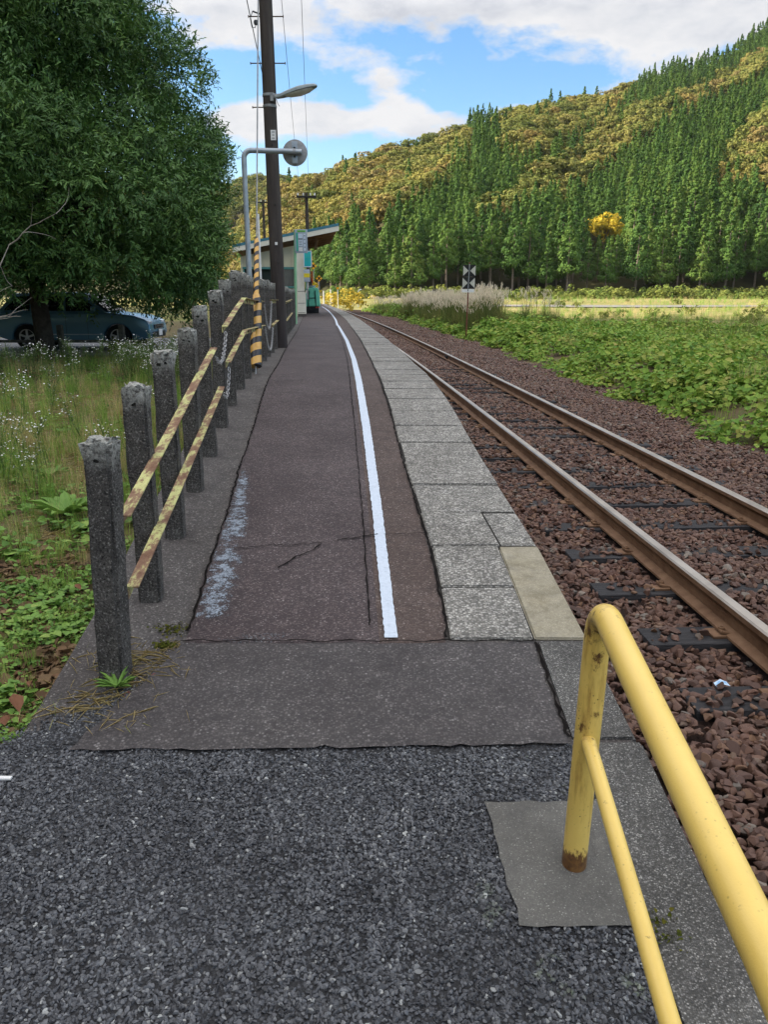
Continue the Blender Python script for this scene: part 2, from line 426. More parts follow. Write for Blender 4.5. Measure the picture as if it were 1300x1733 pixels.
m, t, b = new_mat('soil'); v = t.pos()
c = t.ramp(t.noise(2.2, 8, .65, v), [(.3, (.06, .043, .027)), (.5, (.12, .09, .05)), (.62, (.09, .12, .035)), (.75, (.13, .17, .045))])
c = t.mix(t.map(t.noise(45, 4, .6, v), .35, .7), c, t.mix(.5, c, (.17, .135, .08)))
setp(t, b, c, .95, 0, .1, t.bump(t.noise(40, 6, .7, v), .8, .03)); MT['soil'] = m
m, t, b = new_mat('field'); v = t.pos(); s = t.sep(v)
st = t.noise(.05, 4, .5, t.comb(t.math('MULTIPLY', s[0], .25), t.math('MULTIPLY', s[1], 1.6), 0))
c = t.ramp(st, [(.3, (.13, .13, .045)), (.42, (.24, .20, .085)), (.52, (.20, .18, .075)), (.6, (.28, .235, .12)), (.7, (.13, .15, .045))])
c = t.mix(t.map(t.noise(.22, 6, .7, v), .42, .62), c, (.12, .145, .035)); c = t.mix(t.map(t.noise(1.3, 6, .7, v), .3, .7), c, t.mix(.55, c, (.10, .09, .03)))
setp(t, b, c, .95, 0, .1, t.bump(t.noise(3, 6, .7, v), .6, .2)); MT['field'] = m
MT['ballast_bed'] = simple('ballast_bed', (.022, .014, .012), (.045, .028, .023), .95, 30, .1, bump=.8, bscale=60, coord='Pos', bd=.03)
m, t, b = new_mat('ballast_stone')
oi = t.rnd(); nz = t.noise(30, 4, .6, t.coord('Object'))
c = t.ramp(oi, [(0, (.060, .030, .022)), (.3, (.105, .052, .037)), (.6, (.145, .073, .050)), (.8, (.17, .095, .064)), (.9, (.18, .095, .05)), (.96, (.14, .125, .11)), (1, (.26, .22, .18))])
c = t.mix(t.map(nz, .35, .7), c, (.6, .55, .55), 'MULTIPLY')
bl = t.noise(1.1, 4, .6, t.pos()); c = t.mix(t.map(bl, .42, .62), c, t.mix(.18, c, (.12, .085, .065)))
setp(t, b, c, .62, 0, .35, t.bump(t.noise(14, 5, .65, t.coord('Object')), .35, .02)); MT['stone'] = m
m, t, b = new_mat('path_chip')
c = t.ramp(t.rnd(), [(0, (.026, .027, .032)), (.4, (.060, .063, .072)), (.78, (.10, .104, .117)), (.95, (.15, .155, .165)), (.985, (.24, .245, .245)), (1, (.40, .41, .40))])
wp = t.pos(); bl = t.noise(2.6, 5, .6, wp); c = t.mix(t.map(bl, .40, .62), t.mix(1, c, (.62, .62, .64), 'MULTIPLY'), c)
mk = t.math('MULTIPLY', t.map(t.noise(9, 4, .65, wp), .60, .68), t.map(t.sep(wp)[0], .15, .40))
c = t.mix(t.math('MULTIPLY', mk, .6), c, (.15, .18, .11))
setp(t, b, c, .5, 0, .45, t.bump(t.noise(2, 3, .6, t.coord('Object')), .3, .002)); MT['chip'] = m
m, t, b = new_mat('sleeper_wood'); v = t.coord('Object'); s = t.sep(v)
g_ = t.noise(30, 6, .7, t.comb(t.math('MULTIPLY', s[0], .12), s[1], s[2]))
c = t.ramp(g_, [(.3, (.010, .009, .010)), (.55, (.026, .025, .028)), (.75, (.06, .058, .062))])
setp(t, b, c, .75, 0, .3, t.bump(g_, .9, .02)); MT['sleeper'] = m
m, t, b = new_mat('rail_rust'); v = t.pos()
c = t.ramp(t.noise(7, 7, .7, v), [(.3, (.115, .06, .033)), (.55, (.19, .108, .062)), (.75, (.25, .155, .095))])
setp(t, b, c, .8, .1, .3, t.bump(t.noise(160, 4, .6, v), .25, .003)); MT['rust'] = m
m, t, b = new_mat('rail_running_surface'); v = t.pos()
c = t.ramp(t.noise(3, 3, .6, v), [(.3, (.34, .29, .245)), (.7, (.50, .44, .38))])
setp(t, b, c, .38, .9, .5); MT['steel'] = m
MT['concrete_side'] = simple('platform_wall_concrete', (.13, .125, .115), (.21, .2, .185), .9, 5, .2, bump=.5, bscale=30, coord='Pos')

# ================================================================== ground sheet
def zfield(X, Y):
    z = -.9 + 1.9 * smooth01(60, 205, Y)
    z += .12 * math.sin(X * .11 + 1) * math.sin(Y * .07)
    return z
def zground(X, Y):
    w = smooth01(13, 24, X - xR(max(0, min(Y, 150))))
    near = -.5
    xl = xP(max(0, min(Y, 60)))
    zl = (.03 if Y > 2.9 else gz(Y) - .06 if Y > 2.2 else gz(max(Y, 0)) - .05)
    if Y > 2.2 and Y <= 2.9: zl = gz(2.2) - .05 + (.03 - gz(2.2) + .05) * (Y - 2.2) / .7
    zl += .25 * smooth01(30, 120, Y)
    k = smooth01(xl + .1, xl + 1.0, X)
    if Y > 95: k = smooth01(xl - 3, xl + 3, X); near = -.32
    z = zl * (1 - k) + near * k
    z = z * (1 - w) + zfield(X, Y) * w
    if Y > 95:
        q = smooth01(95, 190, Y); z = z * (1 - q) + zfield(X, Y) * q
    return z
xs = sorted(set([-1500, -800, -400, -200, -120, -80, -60, -50, -40, -30, -25, -20, -16, -13, -10, -8] + [round(-6.5 + .25 * i, 2) for i in range(38)] + list(range(3, 34, 1)) + [36, 40, 45, 50, 60, 70, 80, 100, 120, 150, 200, 300, 500, 900, 1500]))
ys = sorted(set([-600, -200, -60, -20, -8, -4, -2, -1] + [round(.25 * i, 2) for i in range(0, 40)] + list(range(10, 40, 2)) + list(range(40, 240, 8)) + [260, 300, 400, 600, 1000, 1600, 2500]))
vs = [(x, y, zground(x, y)) for y in ys for x in xs]; nx = len(xs)
fs = [(j * nx + i, j * nx + i + 1, (j + 1) * nx + i + 1, (j + 1) * nx + i) for j in range(len(ys) - 1) for i in range(nx - 1)]
me = bpy.data.meshes.new('ground'); me.from_pydata(vs, [], fs); me.materials.append(MT['field']); me.materials.append(MT['soil'])
for p in me.polygons:
    c_ = p.center
    p.material_index = 1 if (c_.x < 12 and -8 < c_.y < 45 and c_.x > -60) else 0
    p.use_smooth = True
tag(link('ground', me), kind='structure')
# parking strip beyond the lawn
MT['lot'] = simple('lot_asphalt', (.09, .09, .095), (.14, .14, .145), .9, 3, .3, bump=.3, coord='Pos')
mb = MB(); mb.box((-21.5, 24.2, .0), (36, 8.6, .12)); tag(mb.build('parking_lot', MT['lot']), kind='structure')

# ================================================================== platform body, surfaces
n = 120; Ys = [0.0] + [2.0 + .25 * i for i in range(60)] + [18 + 2 * i for i in range(40)]
vs = []; fs = []
for Y in Ys:
    a, b_ = xP(Y) - .22, xE(Y); z = gz(Y)
    vs += [(a - .02, Y, -.5), (a, Y, z), (b_, Y, z), (b_, Y, -.5)]
for i in range(len(Ys) - 1):
    for k in range(3): fs.append((i * 4 + k, i * 4 + k + 1, i * 4 + 5 + k, i * 4 + 4 + k))
q = (len(Ys) - 1) * 4; fs += [(0, 3, 2, 1), (q, q + 1, q + 2, q + 3)]
me = bpy.data.meshes.new('platform'); me.from_pydata(vs, [], fs); me.materials.append(MT['strip']); me.materials.append(MT['concrete_side'])
l = me.uv_layers.new(name='UVMap')
for lp in me.loops: p_ = vs[lp.vertex_index]; l.data[lp.index].uv = (p_[0] + p_[2], p_[1])
for i, p in enumerate(me.polygons): p.material_index = 0 if abs(p.normal.z) > .6 else 1
bm = bmesh.new(); bm.from_mesh(me); bmesh.ops.recalc_face_normals(bm, faces=bm.faces); bm.to_mesh(me); bm.free()
tag(link('platform', me), kind='structure')
strip('platform_asphalt', MT['asphalt'], xC, lambda Y: xW(Y) - .02, 2.78, 96, .12, .008, 3, ja=.008)
strip('platform_asphalt_strip', MT['asphalt_side'], lambda Y: xW(Y) - .06, lambda Y: xB(Y) - .012, 2.78, 96, .12, .006, 3, jb=.006)
strip('platform_line', MT['line'], lambda Y: xW(Y) + .004, lambda Y: xW(Y) + .056 + .014 * min(1, (Y - 2.9) / 3), 2.905, 70, .022, .0125, 2, ja=.0026, jb=.0026)
# worn paint sheet along the left edge (u carries how dense the paint is)
vs = []; fs = []; uvv = []
for i in range(80):
    Y = 2.95 + 2.4 * i / 79
    c0 = xC(Y) + .012
    wdt = .20 * (1 - .55 * smooth01(3.6, 5.2, Y))
    for k in range(5):
        u = k / 4
        vs.append((c0 + wdt * u, Y, gz(Y) + .0122))
        ed = min(1, (Y - 2.95) / .15, (5.35 - Y) / .5)
        uvv.append((.02 - .75 * (u - .32) ** 2 - .3 * (1 - ed) - (.05 if 3.75 < Y < 3.95 else 0), Y))
fs = [(i * 5 + k, i * 5 + k + 1, i * 5 + 6 + k, i * 5 + 5 + k) for i in range(79) for k in range(4)]
me = bpy.data.meshes.new('worn_paint'); me.from_pydata(vs, [], fs); me.materials.append(MT['worn'])
l = me.uv_layers.new(name='UVMap')
for lp in me.loops: l.data[lp.index].uv = uvv[lp.vertex_index]
tag(link('worn_paint', me), kind='structure')
poly_sheet('ramp_patch', MT['patch'], [(-1.03, 2.2), (.61, 2.235), (.605, 2.5), (.612, 2.87), (.25, 2.86), (-.82, 2.86), (-.86, 2.7), (-.95, 2.45)], gz, .0145, jit=.008)
path = strip('gravel_path', MT['gravel_base'], lambda Y: -5.0 if Y < 1.6 else -5.0 + (Y - 1.6) / .72 * 3.75, lambda Y: .655, 0.0, 2.24, .08, .005, 8)
strip('gravel_path_edge', MT['gravel_base'], lambda Y: -1.25 + (Y - 2.24) * 1.05, lambda Y: -.8, 2.24, 2.62, .05, .0065, 3, ja=.02)
strip('gravel_path_back', MT['gravel_base'], lambda Y: -5.0, lambda Y: .655, -6.0, 0.0, 1.0, .005, 2)
strip('gravel_path_side', MT['gravel_base'], lambda Y: -5.5, lambda Y: -1.3, -6.0, 1.7, 1.0, .001, 2)
poly_sheet('handrail_pad', MT['pad'], [(.335, 1.55), (.662, 1.545), (.655, 1.975), (.30, 1.97)], gz, .0125, jit=.007)
def slab_mesh(name, m, quads, th=.07, bev=.006, parent=None):
    bm = bmesh.new()
    for q in quads:
        h = random.uniform(-.003, .004)
        top = [bm.verts.new((x, y, gz(y) + .010 + h + random.uniform(-.002, .002))) for x, y in q]
        bot = [bm.verts.new((x, y, gz(y) - th)) for x, y in q]
        bm.faces.new(top); bm.faces.new(bot[::-1])
        for i in range(4): bm.faces.new((top[i], bot[i], bot[(i + 1) % 4], top[(i + 1) % 4]))
    bmesh.ops.recalc_face_normals(bm, faces=bm.faces)
    es = [e for e in bm.edges if e.calc_face_angle(0) > .6]
    bmesh.ops.bevel(bm, geom=es, offset=bev, segments=2, affect='EDGES')
    me = bpy.data.meshes.new(name); bm.to_mesh(me); bm.free(); me.materials.append(m)
    l = me.uv_layers.new(name='UVMap')
    for lp in me.loops: p_ = me.vertices[lp.vertex_index].co; l.data[lp.index].uv = (p_.x, p_.y + p_.z)
    return link(name, me)
MT['joint'] = simple('joint_dirt', (.012, .011, .010), (.03, .027, .024), 1, 20)
strip('platform_joint_bed', MT['joint'], lambda Y: xB(Y) - .004, lambda Y: xE(Y) - .004, 2.9, 96, .3, .0035, 2)
quads = []; Y = 2.895; g_ = .0065
row = 0
while Y < 96:
    d = .465 if row < 2 else .475 if Y < 8 else .62 if Y < 20 else 1.9
    Y2 = Y + d
    if row < 2:
        quads.append([(xB(Y) + .005, Y + g_), (xB(Y) + .345, Y + g_), (xB(Y2) + .345, Y2 - g_), (xB(Y2) + .005, Y2 - g_)])
    elif row == 2:
        quads.append([(xB(Y), Y + g_), (xB(Y) + .36, Y + g_), (xB(Y2) + .35, Y2 - g_), (xB(Y2), Y2 - g_)])
        quads.append([(xB(Y) + .365, Y + g_), (xE(Y) + .004, Y + g_), (xE(Y2) + .004, Y2 - g_), (xB(Y2) + .355, Y2 - g_)])
    else:
        o1, o2 = random.uniform(-.006, .006), random.uniform(-.006, .006)
        quads.append([(xB(Y) + o1, Y + g_), (xE(Y) + .004 + o2, Y + g_), (xE(Y2) + .004 + o2, Y2 - g_), (xB(Y2) + o1, Y2 - g_)])
    Y = Y2; row += 1
tag(slab_mesh('platform_edge', MT['slab'], quads), kind='structure')
tag(slab_mesh('edge_slab', MT['slab_pale'], [[(xB(2.9) + .352, 2.902), (xE(2.9) + .006, 2.902), (xE(3.82) + .006, 3.818), (xB(3.82) + .352, 3.818)]]), 'pale yellowish concrete slab at the platform edge by the ramp end', 'slab')
tag(slab_mesh('ramp_kerb', MT['kerb'], [[(.62, 2.26), (.845, 2.26), (.835, 2.89), (.62, 2.89)], [(.668, -.5 + .52), (.845, .02), (.858, 2.255), (.622, 2.255)]], .5, .012), kind='structure')

# open joint along the left edge of the asphalt and cracks across it
MT['crack'] = simple('open_crack', (.006, .005, .005), (.014, .012, .011), 1, 20, .05)
def crack_ribbon(pts, w, dz, jit):
    vs = []; n = len(pts)
    for i, (x, y) in enumerate(pts):
        x0, y0 = pts[max(0, i - 1)]; x1, y1 = pts[min(n - 1, i + 1)]; d = Vector((x1 - x0, y1 - y0)).normalized(); nrm = Vector((-d.y, d.x))
        k = w * random.uniform(.25, 1.2) * .5 + 0.0006; j = random.uniform(-jit, jit)
        for s_ in (-1, 1): q = Vector((x, y)) + nrm * (s_ * k + j); vs.append((q.x, q.y, gz(q.y) + dz))
    me = bpy.data.meshes.new('crack'); me.from_pydata(vs, [], [(2 * i, 2 * i + 1, 2 * i + 3, 2 * i + 2) for i in range(n - 1)]); me.materials.append(MT['crack']); o = link('asphalt_crack', me); o['kind'] = 'structure'; return o
crack_ribbon([(xC(Y) + .002, Y) for Y in np.arange(2.95, 34, .035)], .012, .0158, .006)
crack_ribbon([(xW(Y) - .055, Y) for Y in np.arange(3.0, 30, .05)], .006, .0152, .004)
def wander(a, b, n, amp):
    out = []; o = 0
    for i in range(n):
        f = i / (n - 1); o = o * .8 + random.uniform(-amp, amp); out.append((a[0] + (b[0] - a[0]) * f, a[1] + (b[1] - a[1]) * f + o * (1 - abs(2 * f - 1))))
    return out
def gp(px, py):
    X, Y, Z = ray(px, py); t_ = (-.168 - CZ) / (Z - .105 * Y); return (X * t_, Y * t_)
crack_ribbon(wander(gp(395, 932), gp(545, 922), 26, .012), .005, .0150, .004)
crack_ribbon(wander(gp(470, 965), gp(545, 925), 16, .014), .009, .0151, .005)
crack_ribbon(wander(gp(570, 918), gp(640, 908), 16, .008), .009, .0150, .004)
crack_ribbon(wander(gp(650, 908), gp(724, 905), 14, .006), .005, .0150, .004)
crack_ribbon([(xB(Y) - .012, Y) for Y in np.arange(2.9, 24, .035)], .011, .0150, .005)
crack_ribbon([(x, 2.868 + .006 * math.sin(x * 31)) for x in np.arange(-.83, .62, .03)], .008, .0200, .004)
crack_ribbon([(.614 - .0 * y, y) for y in np.arange(2.26, 2.87, .03)], .014, .0195, .006)
# ================================================================== track
def zbed(o): return -.20 if o < 1.0 else -.20 - .05 * (o - 1.0)
vs = []; fs = []; Ys = [-5 + 1.0 * i for i in range(70)] + [66 + 6 * i for i in range(30)]
offs = [-2.05, -1.135, -.5, 0, .5, 1.0, 2.0, 3.2, 4.2]
for Y in Ys:
    for k, o in enumerate(offs): vs.append((xR(Y) + o, Y, zbed(o)))
K = len(offs)
for i in range(len(Ys) - 1):
    for k in range(K - 1): fs.append((i * K + k, i * K + k + 1, (i + 1) * K + k + 1, (i + 1) * K + k))
me = bpy.data.meshes.new('ballast_bed'); me.from_pydata(vs, [], fs); me.materials.append(MT['ballast_bed'])
tag(link('ballast_bed', me), kind='structure')
PROF = [(-.024, 0), (.024, 0), (.0325, -.009), (.0325, -.036), (.009, -.046), (.008, -.122), (.061, -.138), (.0625, -.15), (-.0625, -.15), (-.061, -.138), (-.008, -.122), (-.009, -.046), (-.0325, -.036), (-.0325, -.009)]
def rail(fx, name, label):
    Ys = [-5 + .5 * i for i in range(90)] + [40 + 3 * i for i in range(64)]
    P = len(PROF); vs = []; fs = []; ms = []
    for Y in Ys:
        h = hd(Y)
        for a, z in PROF: vs.append((fx(Y) + a, Y - a * h, z))
    for i in range(len(Ys) - 1):
        for k in range(P):
            fs.append((i * P + k, i * P + (k + 1) % P, (i + 1) * P + (k + 1) % P, (i + 1) * P + k)); ms.append(1 if k in (0, 1, P - 1) else 0)
    me = bpy.data.meshes.new(name); me.from_pydata(vs, [], fs); me.materials.append(MT['rust']); me.materials.append(MT['steel'])
    me.polygons.foreach_set('material_index', ms)
    bm = bmesh.new(); bm.from_mesh(me); bmesh.ops.recalc_face_normals(bm, faces=bm.faces); bm.to_mesh(me); bm.free()
    return tag(link(name, me), label, 'rail')
ra = rail(xL, 'rail', 'rusty steel rail with shiny top running closest to the platform edge')
rb = rail(xR, 'rail', 'rusty steel rail with shiny top on the weed bank side')
MT['bolt'] = simple('bolt_rust', (.05, .028, .018), (.10, .06, .04), .85, 30)
MT['dark_iron'] = simple('dark_iron', (.012, .011, .011), (.03, .027, .026), .7, 20)
Yj = 21.4
mb = MB()
for s in (-1, 1):
    mb.box((xR(Yj) + s * .022, Yj, -.08), (.02, .56, .075))
    for k in (-.2, -.07, .07, .2): mb.box((xR(Yj) + s * .038, Yj + k, -.08), (.02, .03, .03))
j = mb.build('joint_plate', MT['dark_iron'], rb, bevel=.003)
ORD = ['zeroth', 'first', 'second', 'third', 'fourth', 'fifth', 'sixth', 'seventh', 'eighth', 'ninth', 'tenth', 'eleventh', 'twelfth', 'thirteenth', 'fourteenth', 'fifteenth', 'sixteenth', 'seventeenth', 'eighteenth', 'nineteenth', 'twentieth']
ORD += ['twenty-' + o for o in ORD[1:10]] + ['thirtieth'] + ['thirty-' + o for o in ORD[1:10]]
def sleeper_proto():
    mb = MB(); mb.box((0, 0, -.07), (2.12, .205, .14))
    o = mb.build('sleeper', MT['sleeper'], bevel=.008)
    for s in (-.5675, .5675):
        for q in (-1, 1):
            c = MB(); c.box((s + q * .108, 0, .007), (.10, .105, .014)); c.box((s + q * .083, 0, .021), (.062, .075, .013), rot=Matrix.Rotation(-q * .22, 3, 'Y'))
            c.lathe([(.017, .014), (.017, .030), (.0, .030)], (s + q * .095, 0, .012), n=6); c.lathe([(.0085, .0), (.0085, .028), (0, .028)], (s + q * .095, 0, .02), n=8)
            c.build('rail_clip', MT['rust'], o, bevel=.003)
    return o
SLP = []
sp = sleeper_proto(); k = 0
Y = .42
while Y < 19:
    o = sp if k == 0 else copy_tree(sp)
    Yc = Y; xm = (xL(Yc) + xR(Yc)) / 2
    o.location = (xm + random.uniform(-.03, .03), Yc, -.1535); o.rotation_euler = (0, 0, -hd(Yc) + random.uniform(-.012, .012)); o.rotation_euler.z *= 1
    o.rotation_euler.z = math.atan2(0.06, 1) + random.uniform(-.012, .012)
    SLP.append((o.location.x, Yc, o.rotation_euler.z))
    tag(o, f'dark weathered timber sleeper under both rails, {ORD[k + 1]} one along from the photo bottom', 'sleeper', 'timber sleepers under the rails')
    Y += .643; k += 1

# ---- ballast stones
def stone_meshes(n, seed, mat, sub=2, flat=(.55, .8), jag=.28, flatfaces=False, cut=(.42, .78), ncut=11):
    out = []
    r = random.Random(seed)
    for i in range(n):
        bm = bmesh.new(); bmesh.ops.create_icosphere(bm, subdivisions=sub, radius=1)
        cuts = [(Vector((r.gauss(0, 1), r.gauss(0, 1), r.gauss(0, 1))).normalized(), r.uniform(*cut)) for _ in range(ncut)]
        sx_, sy_, sz_ = r.uniform(.95, 1.3), r.uniform(.75, 1.0), r.uniform(*flat)
        for v in bm.verts:
            p = v.co.copy()
            for nrm, d in cuts:
                e = p.dot(nrm) - d
                if e > 0: p -= nrm * e * (1 - jag * .4)
            v.co = Vector((p.x * sx_, p.y * sy_, p.z * sz_))
        me = bpy.data.meshes.new('stone_shape'); bm.to_mesh(me); bm.free(); me.materials.append(mat)
        if not flatfaces: me.polygons.foreach_set('use_smooth', [True] * len(me.polygons)); me.set_sharp_from_angle(angle=R_(28))
        out.append(me)
    return out
ST = stone_meshes(10, 5, MT['stone'], 3, (.5, .85), 0.0)
def near_sleeper(X, Y):
    m_ = np.zeros(len(X), bool)
    for (sx_, sy_, a) in SLP:
        dx = X - sx_; dy = Y - sy_
        u = dx * math.cos(a) + dy * math.sin(a); v = -dx * math.sin(a) + dy * math.cos(a)
        m_ |= (np.abs(v) < .072 + .02 * np.sin(u * 9 + sy_ * 5)) & (np.abs(u) < 1.0)
    return m_
vxR = np.vectorize(xR); vxE = np.vectorize(xE)
PP = []; SS = []
for (y0, y1, den, s0, s1) in ((.2, 7, 1250, .017, .038), (7, 14, 760, .02, .042), (14, 30, 430, .026, .046), (30, 75, 120, .04, .075)):
    wmax = 5.2; A = (y1 - y0) * wmax; n = int(A * den)
    Y = rng.uniform(y0, y1, n); X0 = vxE(Y) + .02; X = X0 + rng.uniform(0, 1, n) * wmax
    off = X - vxR(Y)
    keep = (off < 2.7 + .02 * Y)
    keep &= (np.abs(off) > .045) & (np.abs(off + 1.135) > .045)
    sl_ = near_sleeper(X, Y)
    pk = np.where(Y < 7, .34, np.where(Y < 10, .5, .75))
    keep &= ~(sl_ & (rng.uniform(0, 1, n) > pk))
    X, Y, off, sl_ = X[keep], Y[keep], off[keep], sl_[keep]
    s = s0 + (s1 - s0) * rng.beta(1.6, 2.6, len(X))
    foot = (np.abs(off) < .085) | (np.abs(off + 1.135) < .085)
    lowered = (np.abs(off) < .13) | (np.abs(off + 1.135) < .13)
    z = -.172 + rng.uniform(-.012, .012, len(X)) - np.clip(off - .9, 0, 3) * .05 + .018 * np.sin(X * 3.1 + Y * 1.7)
    z = np.where(sl_, -.146, z); z = np.where(lowered, np.minimum(z, -.182), z)
    k2 = ~(foot & (s > .022)); PP.append(np.stack([X, Y, z], 1)[k2]); SS.append(s[k2])
P = np.concatenate(PP); S = np.concatenate(SS); n = len(P)
rot = np.stack([rng.normal(0, .5, n), rng.normal(0, .5, n), rng.uniform(0, 6.28, n)], 1)
scatter('ballast', P, rot, S, rng.integers(0, 10, n), ST)

# ---- angular chippings of the near path
CH = stone_meshes(8, 9, MT['chip'], 2, (.5, .8), 0.0, True, (.35, .75), 8)
n = 47000
Y = 1.02 + 1.24 * rng.uniform(0, 1, n) ** 1.0; X = rng.uniform(-1.45, .66, n)
lim = -1.30 + (Y - 2.2) * 1.15
mg = rng.normal(-.002, .008, n); keep = ~((X > .338 - (Y - 1.55) * .09 + mg) & (Y > 1.545 + mg) & (Y < 1.975 - mg)) & (X < .652 - .012 * (Y - 1)) & (X > lim - .1)
keep &= (Y < 2.207 + .02 * np.sin(X * 23) + rng.normal(0, .012, n))
X, Y = X[keep], Y[keep]; n = len(X)
s = .0044 + .0068 * rng.beta(1.4, 3.0, n)
z = np.array([gz(y) for y in Y]) + .0055 + rng.uniform(-.0012, .0016, n) + .0012 * np.sin(X * 9) * np.sin(Y * 7)
n1_ = len(X)
# sparser loose chips along the grass edge
m_ = 3200; Y2 = rng.uniform(2.15, 2.95, m_); X2 = -1.26 + (Y2 - 2.22) * 1.0 + rng.normal(.05, .07, m_)
X = np.concatenate([X, X2]); Y = np.concatenate([Y, Y2]); s = np.concatenate([s, rng.uniform(.003, .007, m_)])
z = np.concatenate([z, np.array([gz(y) for y in Y2]) + .006]); n = len(X)
rot = np.stack([rng.normal(0, .35, n), rng.normal(0, .35, n), rng.uniform(0, 6.28, n)], 1)
scatter('loose_chippings', np.stack([X, Y, z], 1), rot, s, rng.integers(0, 8, n), CH)

# ================================================================== fence posts, bars, chains
m, t, b = new_mat('weathered_post'); v = t.coord('Object'); s = t.sep(v)
n0 = t.noise(14, 7, .7, v); sp_ = t.noise(130, 3, .6, v)
c = t.ramp(n0, [(.3, (.045, .042, .041)), (.5, (.08, .074, .07)), (.7, (.125, .118, .11))])
c = t.mix(t.map(sp_, .57, .66), c, (.24, .23, .215)); c = t.mix(t.map(sp_, .43, .36), c, (.02, .019, .018))
top = t.map(t.math('ADD', t.sep(t.coord('Generated'))[2], t.math('MULTIPLY', t.noise(22, 4, .7, v), .16)), .97, 1.07)
c = t.mix(t.math('MULTIPLY', top, t.map(t.noise(60, 5, .7, v), .38, .55)), c, (.42, .42, .39))
setp(t, b, c, .95, 0, .15, t.bump(t.math('ADD', t.noise(60, 6, .7, v), t.noise(200, 3, .6, v)), .9, .008)); MT['post'] = m
MT['pit'] = simple('pit_shadow', (.006, .006, .005), (.015, .014, .012), 1, 20)  # near-black colour painting the shade inside the bolt holes
PT = [(175, 740, 2.64), (233, 652, 3.27), (281, 594, 3.98), (313, 556, 4.70), (338, 518, 5.43), (362, 492, 6.20), (376, 473, 6.94), (390, 459, 7.67), (406, 462, 8.4), (418, 467, 9.1), (432, 470, 9.9), (446, 473, 10.7), (456, 474, 11.5)]
post_list = [(xP(Y), Y, atY(x, y, Y).z - gz(Y)) for x, y, Y in PT]
Y = 12.3
while Y < 27: post_list.append((xP(Y), Y, 1.04 + random.uniform(-.02, .03))); Y += .85
def post_mesh(seed, h):
    r = random.Random(seed); bm = bmesh.new()
    N = 14; hw = .049
    prof = [(-1, -1), (1, -1), (1, 1), (-1, 1)]
    bmesh.ops.create_cube(bm, size=1)
    for v in bm.verts: v.co = Vector((v.co.x * 2 * hw, v.co.y * 2 * hw, (v.co.z + .5) * (h + .12) - .12))
    es = [e for e in bm.edges]
    bmesh.ops.bevel(bm, geom=es, offset=.011, segments=2, affect='EDGES')
    bmesh.ops.subdivide_edges(bm, edges=[e for e in bm.edges if e.calc_length() > .3], cuts=14)
    bmesh.ops.subdivide_edges(bm, edges=[e for e in bm.edges if e.calc_length() > .06 and abs(e.verts[0].co.z - e.verts[1].co.z) < .01], cuts=3)
    for v in bm.verts:
        k = .0016 + (.005 if v.co.z > h - .03 else 0)
        v.co += Vector((r.gauss(0, k), r.gauss(0, k), r.gauss(0, k * .8)))
    me = bpy.data.meshes.new('concrete_post'); bm.to_mesh(me); bm.free(); me.materials.append(MT['post'])
    me.polygons.foreach_set('use_smooth', [True] * len(me.polygons)); me.set_sharp_from_angle(angle=R_(35)); return me
def blob(mb, c, r, axis='y', n=9):
    k = [r * random.uniform(.6, 1.25) for _ in range(n)]
    pts = []
    for i in range(n):
        a = i * 2 * math.pi / n
        d = (math.cos(a) * k[i] * 1.5, math.sin(a) * k[i])
        pts.append((c[0] + d[0], c[1], c[2] + d[1]) if axis == 'y' else (c[0], c[1] + d[0], c[2] + d[1]))
    mb.add(pts, [list(range(n))], 0)
side = ['at the ramp foot beside the grass']
for i, (x, y, h) in enumerate(post_list):
    o = link('concrete_post', post_mesh(100 + i, h), None, (x, y, gz(y)))
    o.rotation_euler = (random.gauss(0, .008), random.gauss(0, .008) - (.0 if i else -.035), .06 + random.gauss(0, .05) - (.16 if i == 0 else 0))
    if i == 0: o.rotation_euler.y = .042
    for q in range(1 if i < 2 else 2 if i < 9 else 1):
        mb = MB(); blob(mb, (random.uniform(-.012, .012) + (q - .4) * .022, -.0525 - .0006 * q, h - random.uniform(.055, .10)), random.uniform(.006, .010)); mb.build('bolt_hole_shade', MT['pit'], o)  # flat dark blob on the face in place of a shaded hole
    if i == 0: lab = 'weathered grey concrete fence post closest to the camera at the ramp foot'
    elif i < len(post_list) - 1: lab = f'weathered grey concrete fence post, {ORD[i + 1]} in the row from the camera'
    else: lab = 'weathered grey concrete fence post at the far end of the row near the station'
    tag(o, lab, 'fence post', 'concrete fence posts along the platform')
m, t, b = new_mat('flaking_yellow_steel'); v = t.coord('Object'); s = t.sep(v)
q = t.noise(11, 8, .74, t.comb(t.math('MULTIPLY', s[0], 1.4), t.math('MULTIPLY', s[1], .5), t.math('MULTIPLY', s[2], 1)))
c = t.ramp(q, [(.30, (.11, .05, .028)), (.46, (.20, .115, .072)), (.51, (.28, .20, .11)), (.535, (.42, .40, .17)), (.60, (.48, .49, .21)), (.70, (.36, .31, .14))])
c = t.mix(t.map(t.noise(45, 5, .7, v), .55, .7), c, (.12, .055, .028))
setp(t, b, c, .75, 0, .3, t.bump(q, .6, .01)); MT['bar'] = m
